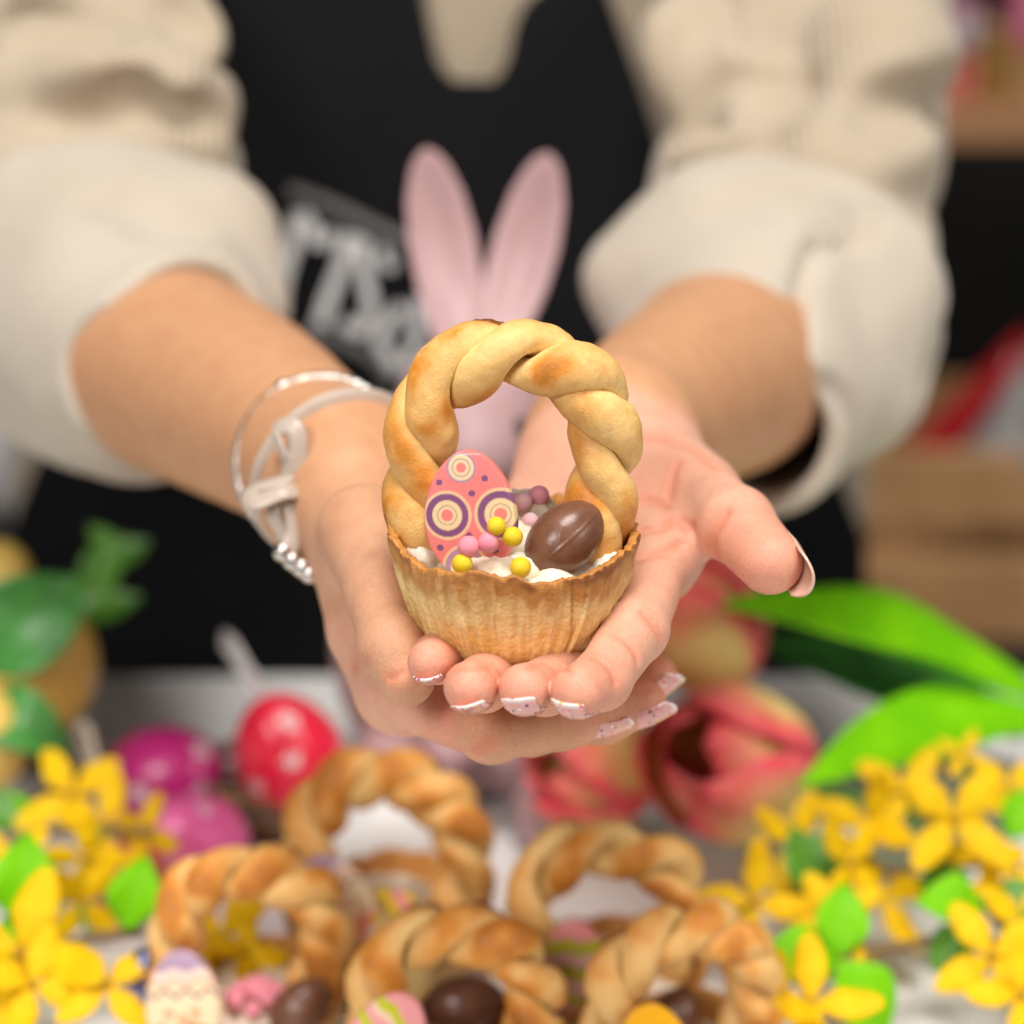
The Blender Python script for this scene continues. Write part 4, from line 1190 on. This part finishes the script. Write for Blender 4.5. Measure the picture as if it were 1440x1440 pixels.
big_leaf(tu2, [P(1440, 1040, 1.20), P(1330, 985, 1.18), P(1230, 955, 1.16), P(1120, 925, 1.14), P(1060, 900, 1.13)], .026, M_dleaf, .4, 2, V3(.1, .7, -.7))
big_leaf(tu1, [P(1500, 1015, 1.13), P(1400, 1015, 1.11), P(1300, 1035, 1.08), P(1200, 1075, 1.05), P(1122, 1106, 1.03)], .022, M_leaf, .35, 3, V3(-.1, .75, -.65))

# ------------------------------------------------------------------ forsythia
petal_me = []
for k in range(3):
    V, F, uu, vv = blade(.0210 + .0015 * k, .0057, [.22, .50, .80, 1, 1, .95, .84, .62, .25], fold=-.10, curl=.35 - .25 * k, nu=7, nv=12, ruffle=.12, seed=k)
    V[:, 2] += .0012
    me = make_mesh('petal', V, F); me.materials.append(M_forsy); petal_me.append(me)
cV, cF = uvsphere(12, 8); ctr_me = make_mesh('centre', cV * np.array([.0022, .0022, .0030]), cF); ctr_me.materials.append(M_fctr)
leaf_me = []
for k in range(2):
    V, F, uu, vv = blade(.030, .0105, LEAFP, fold=.35, curl=.5 + .4 * k, nu=9, nv=16, ruffle=.1, seed=k)
    for m in (M_leaf, M_mleaf):
        me = make_mesh('leaf', V, F); me.materials.append(m); leaf_me.append(me)
def add_flower(t, loc, face, spin, size, k):
    f = link('flower', ctr_me, None, t); orient(f, Vector(loc) - t.location, face, (.1, .3, 1)); f.scale = (size,) * 3
    for q in range(4):
        o = link('petal', petal_me[(k + q) % 3], None, f, solid=.0003)
        o.rotation_euler = (Matrix.Rotation(spin + q * math.pi / 2, 3, 'Z') @ Matrix.Rotation(-1.42 + .16 * math.sin(k + q), 3, 'X')).to_euler()
def branch(label, stem, flowers, leaves, seed):
    rr = random.Random(seed)
    b0 = np.array(stem[0]); t = thing('forsythia_sprig', label, 'flower sprig', (b0[0], b0[1], max(b0[2] - .003, 0)), group='yellow forsythia sprigs on the table')
    part('stem', tube(resample(catmull(np.array(stem), 80), 40), .0020, 8), M_stem, t, world=True)
    for i, (px, py, d, sz, fx, fy) in enumerate(flowers):
        loc = P(px, py, d); face = V3(fx, fy, -.75)
        add_flower(t, loc, face, rr.uniform(0, 1.5), sz * rr.uniform(.82, 1.0), i)
        # short stalk to the stem
        c = resample(catmull(np.array(stem), 80), 40); j = np.argmin(np.linalg.norm(c - loc, axis=1))
        part('stalk', tube(np.array([c[j], (c[j] + loc) / 2 - face * .004, loc]), .0011, 6), M_gstem, t, world=True)
    for i, (px, py, d, sz, zx, zy, zd, br) in enumerate(leaves):
        o = link('leaf', leaf_me[(i % 2) * 2 + (0 if br else 1)], None, t, solid=.0006)
        orient(o, Vector(P(px, py, d)) - t.location, V3(zx, zy, zd), -V3(.05, .55, -.8)); o.scale = (sz,) * 3
    return t
branch('forsythia sprig right of the tulip with one flower full to the viewer', [P(1440, 1225, 1.03), P(1330, 1215, 1.02), P(1220, 1235, 1.01), P(1110, 1260, 1.0), P(1030, 1285, .985)],
       [(1342, 1152, .985, 1.22, .0, .15), (1275, 1115, 1.03, 1.0, -.2, .4), (1120, 1185, 1.02, 1.0, .3, .4), (1385, 1200, 1.0, 1.0, .3, .5), (1150, 1260, 1.0, 1.0, -.1, .5), (1222, 1160, 1.0, 1.15, -.4, .3), (1420, 1110, 1.03, 1.0, .3, .5), (1195, 1215, .985, 1.1, .5, .1), (1060, 1270, .985, 1.2, -.2, .4), (1240, 1260, 1.0, 1.1, .2, .6), (1355, 1060, 1.04, .6, 0, .5)],
       [(1150, 1260, .99, 1.0, -.25, .8, -.1, 0), (1130, 1215, 1.0, .9, .7, .3, -.2, 0), (1290, 1245, 1.0, .8, .4, .2, -.4, 0), (1420, 1180, 1.02, .9, .4, .8, 0, 1)], 5)
branch('forsythia sprig with large bright leaves at the lower right', [P(1440, 1330, .97), P(1350, 1320, .965), P(1270, 1330, .955), P(1190, 1350, .94), P(1120, 1420, .915)],
       [(1172, 1290, .955, 1.05, -.2, .3), (1140, 1412, .905, 1.15, -.2, .6), (1085, 1415, .905, .9, -.4, .5), (1180, 1330, .965, .7, .1, .4)],
       [(1175, 1350, .935, 1.15, -.55, .1, -.35, 1), (1180, 1350, .935, 1.25, .45, -.62, -.3, 1), (1178, 1348, .94, 1.0, .1, .75, .1, 1)], 9)
branch('forsythia sprig at the lower right corner above bare table', [P(1450, 1370, .935), P(1430, 1330, .945), P(1400, 1290, .96), P(1380, 1265, .97)],
       [(1395, 1345, .935, 1.2, -.1, .35), (1440, 1300, .95, 1.1, .2, .3), (1435, 1400, .915, 1.1, .1, .4), (1425, 1240, .985, 1.0, .1, .4)],
       [(1385, 1275, .96, 1.0, -.6, .15, -.3, 1), (1390, 1272, .96, .95, .6, .1, -.4, 0), (1365, 1300, .96, .8, -.5, -.5, -.2, 0)], 12)
branch('forsythia sprig at the left in front of the magenta egg', [P(-20, 1190, 1.04), P(60, 1170, 1.03), P(140, 1165, 1.02), P(215, 1170, 1.01)],
       [(100, 1118, 1.04, 1.15, -.2, .3), (150, 1160, 1.02, 1.1, .2, .2), (205, 1170, 1.02, .75, .6, .2), (12, 1215, 1.0, 1.1, -.2, .4), (120, 1205, 1.0, .9, .2, -.2)],
       [(60, 1200, .99, 1.1, -.1, -.9, -.1, 1), (30, 1150, 1.04, 1.0, -.8, .2, -.1, 0)], 17)
branch('forsythia sprig at the lower left corner', [P(-10, 1375, .93), P(60, 1345, .945), P(120, 1320, .955), P(200, 1310, .96)],
       [(30, 1340, .93, 1.5, .0, .2), (45, 1385, .92, 1.2, .2, .3), (115, 1270, .975, .95, .5, .1), (150, 1385, .92, 1.15, .1, .6)],
       [(30, 1300, .955, 1.2, .05, .9, -.1, 1), (10, 1285, .96, 1.1, .3, -.6, -.4, 1), (178, 1308, .955, 1.0, .2, .85, -.1, 1)], 23)
branch('single forsythia flower seen through the handle of the front left basket', [P(360, 1370, .975), P(340, 1345, .98), P(318, 1335, .975)],
       [(312, 1318, .960, 1.3, .1, .2), (345, 1340, .955, .9, .3, .5)], [], 27)

# ------------------------------------------------------------------ yellow fruit with leaves at the left edge
M_fruit = mat('yellow_fruit', (.85, .56, .11), .45, col2=(.88, .62, .16), nscale=30, bump=.0006, bscale=180, coat=.15, coatr=.3)
def fruit(label, px, py, d, r, leaves, seed):
    c = P(px, py, d)
    t = thing('yellow_fruit', label, 'fruit', tuple(c), group='artificial yellow fruits at the left edge')
    th = np.linspace(0.0, np.pi, 30)
    V, F = lathe(np.stack([r * np.sin(th) ** .9 + 1e-5, -r * 1.08 * np.cos(th) - .004 * np.exp(-(th / .3) ** 2)], 1), 40)
    part('flesh', (V, F), M_fruit, t)
    for path, W, m, fc in leaves:
        big_leaf(t, path, W, m, .3, seed, fc)
    return t
fz = at_z(60, 1010, 0)
f1 = fruit('round yellow fruit with broad dark leaves at the left edge', 45, 935, 1.16, .031,
      [([P(-40, 900, 1.115), P(10, 890, 1.105), P(60, 858, 1.105), P(112, 812, 1.115)], .022, M_dleaf, V3(.1, .1, -1)),
       ([P(-40, 1000, 1.11), P(10, 1010, 1.09), P(55, 1030, 1.09), P(95, 1058, 1.10)], .016, M_dleaf, V3(.1, .6, -.9)),
       ([P(90, 880, 1.20), P(130, 860, 1.2), P(170, 850, 1.2), P(200, 838, 1.2)], .010, M_mleaf, V3(0, .6, -.8)),
       ([P(130, 860, 1.21), P(140, 810, 1.21), P(150, 770, 1.21), P(125, 738, 1.21)], .010, M_mleaf, V3(0, .3, -.9)),
       ([P(140, 800, 1.21), P(165, 782, 1.21), P(190, 772, 1.21), P(212, 762, 1.21)], .008, M_mleaf, V3(0, .5, -.9)),
       ([P(-30, 1150, 1.07), P(10, 1145, 1.06), P(40, 1145, 1.06), P(70, 1130, 1.06)], .009, M_leaf, V3(0, .6, -.8))], 3)
part('twig', tube(resample(catmull(np.array([P(60, 960, 1.20), P(100, 880, 1.21), P(135, 830, 1.215), P(145, 770, 1.215)]), 40), 24), .0022, 8), M_gstem, f1, world=True)
f2 = fruit('yellow fruit rising above the broad leaf at the left edge', -5, 812, 1.19, .017, [], 4)
f3 = fruit('lower yellow fruit cut off by the left edge', -28, 1040, 1.10, .022, [], 5)
# bowl-shaped pot that carries fruits and leaves
M_pot = mat('dark_green_pot', (.015, .035, .014), .6, col2=(.03, .06, .02), nscale=60)
pb = at_z(20, 1120, 0)
pot = thing('planter', 'dark planter holding the yellow fruits at the left edge', 'planter', (pb[0] - .035, pb[1] + .05, 0))
part('bowl', lathe([(.001, 0), (.045, 0), (.062, .03), (.066, .052), (.060, .052), (.050, .035), (.001, .030)], 48), M_pot, pot)

# ================================================================== behind the person: shelf, crate, packets
M_wood = mat('crate_wood', (.44, .235, .095), .65, col2=(.55, .31, .14), nscale=10, vary=.15, vscale=40)
M_dwood = mat('shelf_wood', (.34, .165, .075), .6, col2=(.42, .22, .10), nscale=8)
M_black = mat('black_shelf', (.012, .011, .011), .7)
YB = 2.05
def bx_px(x0, x1, y0, y1, Y, depth):
    a = at_y(x0, y1, Y); b = at_y(x1, y0, Y); return a[0], b[0], Y, Y + depth, a[2], b[2]
cx0, cx1, _, _, cz0, cz1 = bx_px(1172, 1700, 636, 905, YB, .3)
crate = thing('wooden_crate', 'brown wooden slatted crate on the right behind the person', 'crate', ((cx0 + cx1) / 2, YB + .13, cz0))
Wc = cx1 - cx0; Hc = cz1 - cz0
for k, (z0, z1) in enumerate(((0, .46), (.60, 1.0))):
    part('slat', box(-Wc / 2, Wc / 2, -.13, -.118, z0 * Hc, z1 * Hc, .003), M_wood, crate, smooth=False)
    part('slat', box(-Wc / 2, Wc / 2, .118, .13, z0 * Hc, z1 * Hc, .003), M_wood, crate, smooth=False)
    for s in (-1, 1):
        part('slat', box(s * Wc / 2 - .006 + (s < 0) * .012 - .0 , s * Wc / 2 + .006 - (s > 0) * .012, -.116, .116, z0 * Hc, z1 * Hc, .003), M_wood, crate, smooth=False)
part('base_board', box(-Wc / 2 + .014, Wc / 2 - .014, -.116, .116, .002, .012), M_wood, crate, smooth=False)
for sx in (-1, 1):
    for sy in (-1, 1):
        part('corner_post', box(sx * (Wc / 2 - .028) - .012, sx * (Wc / 2 - .028) + .012, sy * .104 - .012, sy * .104 + .012, .013, Hc * .98), M_wood, crate, smooth=False)
# cabinet the crate stands on
cab = thing('cabinet', 'black cabinet carrying the wooden crate behind the person', 'cabinet', ((cx0 + cx1) / 2 + .2, YB + .2, -.75))
part('carcass', box(-Wc / 2 - .26, .6, -.24, .24, 0, cz0 + .75 - .021), M_black, cab, smooth=False)
part('top_board', box(-Wc / 2 - .28, .62, -.26, .26, cz0 + .75 - .02, cz0 + .75 - .001, .003), M_black, cab, smooth=False)
# packets in the crate
M_red = mat('red_packet', (.45, .010, .016), .35, coat=.3)
M_grey = mat('grey_packet', (.42, .40, .39), .5, col2=(.12, .11, .11), nscale=26, contrast=(.5, .62))
def packet(name, label, x0, x1, y0, y1, Y, th, m, tilt, cat='packet'):
    a = at_y(x0, y1, Y); b = at_y(x1, y0, Y)
    o = thing(name, label, cat, ((a[0] + b[0]) / 2, Y, a[2]), (0, tilt, 0))
    w = (b[0] - a[0]) / 2; h = b[2] - a[2]
    nu, nv = 14, 16
    u = np.linspace(-1, 1, nu); v = np.linspace(0, 1, nv); U, W = np.meshgrid(u, v, indexing='ij')
    puff = th * np.clip((1 - np.abs(U) ** 4) * (1 - np.abs(2 * W - 1) ** 6), .04, 1) + .002 * np.sin(U * 9 + W * 7)
    f = np.stack([U * w, -puff, W * h], -1).reshape(-1, 3); bk = np.stack([U * w, puff, W * h], -1).reshape(-1, 3)
    F = grid_faces(nu, nv)
    part('pouch', (np.vstack([f, bk]), np.vstack([F, F[:, ::-1] + len(f)])), m, o, solid=.0015)
    part('seal_strip', box(-w, w, -.002, .002, h, h + .012), m, o, smooth=False)
    return o
packet('packet', 'shiny red packet leaning in the crate behind the right sleeve', 1225, 1320, 430, 690, YB + .09, .02, M_red, .75)
packet('packet', 'grey and white printed packet beside the red one in the crate', 1330, 1520, 440, 690, YB + .03, .03, M_grey, .55)
# upper shelf with packets
sx0, sx1, _, _, sz0, sz1 = bx_px(1180, 1800, 150, 208, YB + .05, .3)
shelf = thing('shelf', 'brown wooden shelf board at the upper right', 'shelf', ((sx0 + sx1) / 2, YB + .05, sz0))
part('board', box((sx0 - sx1) / 2, (sx1 - sx0) / 2, 0, .30, 0, sz1 - sz0, .003), M_dwood, shelf, smooth=False)
for s in (-1, 1):
    part('bracket', box(s * (sx1 - sx0) * .42 - .012, s * (sx1 - sx0) * .42 + .012, .05, .84, -.03, -.001), M_black, shelf, smooth=False)
M_sal = mat('salmon_box', (.50, .13, .10), .5); M_tan = mat('tan_box', (.33, .19, .09), .6, col2=(.40, .24, .10), nscale=20)
M_ochre = mat('ochre_box', (.33, .17, .035), .5); M_pnk = mat('pink_box', (.50, .13, .22), .45); M_lil = mat('lilac_box', (.42, .34, .38), .5)
def carton(label, x0, x1, y0, y1, Y, dep, m, band=None):
    a = at_y(x0, y1, Y); b = at_y(x1, y0, Y)
    o = thing('carton', label, 'box', ((a[0] + b[0]) / 2, Y, a[2])); w = (b[0] - a[0]) / 2; h = b[2] - a[2]
    part('box_body', box(-w, w, 0, dep, 0, h * .86, .003), m, o, smooth=False)
    part('lid', box(-w - .002, w + .002, -.002, dep + .002, h * .86 + .0005, h, .003), band or m, o, smooth=False)
carton('salmon carton on the shelf next to the sleeve', 1325, 1378, 70, 149, YB + .10, .08, M_sal, M_tan)
carton('ochre carton on the shelf, second from the sleeve', 1384, 1420, 38, 149, YB + .08, .07, M_ochre, M_tan)
carton('brown carton at the right end of the shelf in view', 1424, 1500, 60, 149, YB + .12, .08, M_tan, M_sal)
carton('lilac carton stacked on the salmon carton', 1330, 1380, 5, 69, YB + .10, .08, M_lil, M_pnk)
carton('pink carton stacked on the brown carton', 1426, 1500, -60, 59, YB + .12, .08, M_pnk, M_black)
# pale jar far left
M_jar = mat('pale_jar', (.55, .53, .53), .35)
jb = at_y(0, 705, 1.9)
jar = thing('storage_jar', 'pale storage jar behind the left sleeve at the picture edge', 'jar', (jb[0] - .01, 1.9, jb[2]))
part('jar_body', lathe([(.001, 0), (.030, 0), (.036, .008), (.036, .06), (.028, .075), (.026, .082), (.001, .082)], 40), M_jar, jar)
part('lid', lathe([(.001, .083), (.030, .083), (.031, .092), (.020, .098), (.001, .1)], 40), M_jar, jar)
side = thing('side_cabinet', 'black side cabinet under the pale jar on the left', 'cabinet', (jb[0] - .25, 2.0, -.75))
part('carcass', box(-.30, .30, -.2, .2, 0, jb[2] + .75 - .021), M_black, side, smooth=False)
part('top_board', box(-.32, .32, -.22, .22, jb[2] + .75 - .02, jb[2] + .75 - .001, .003), M_black, side, smooth=False)
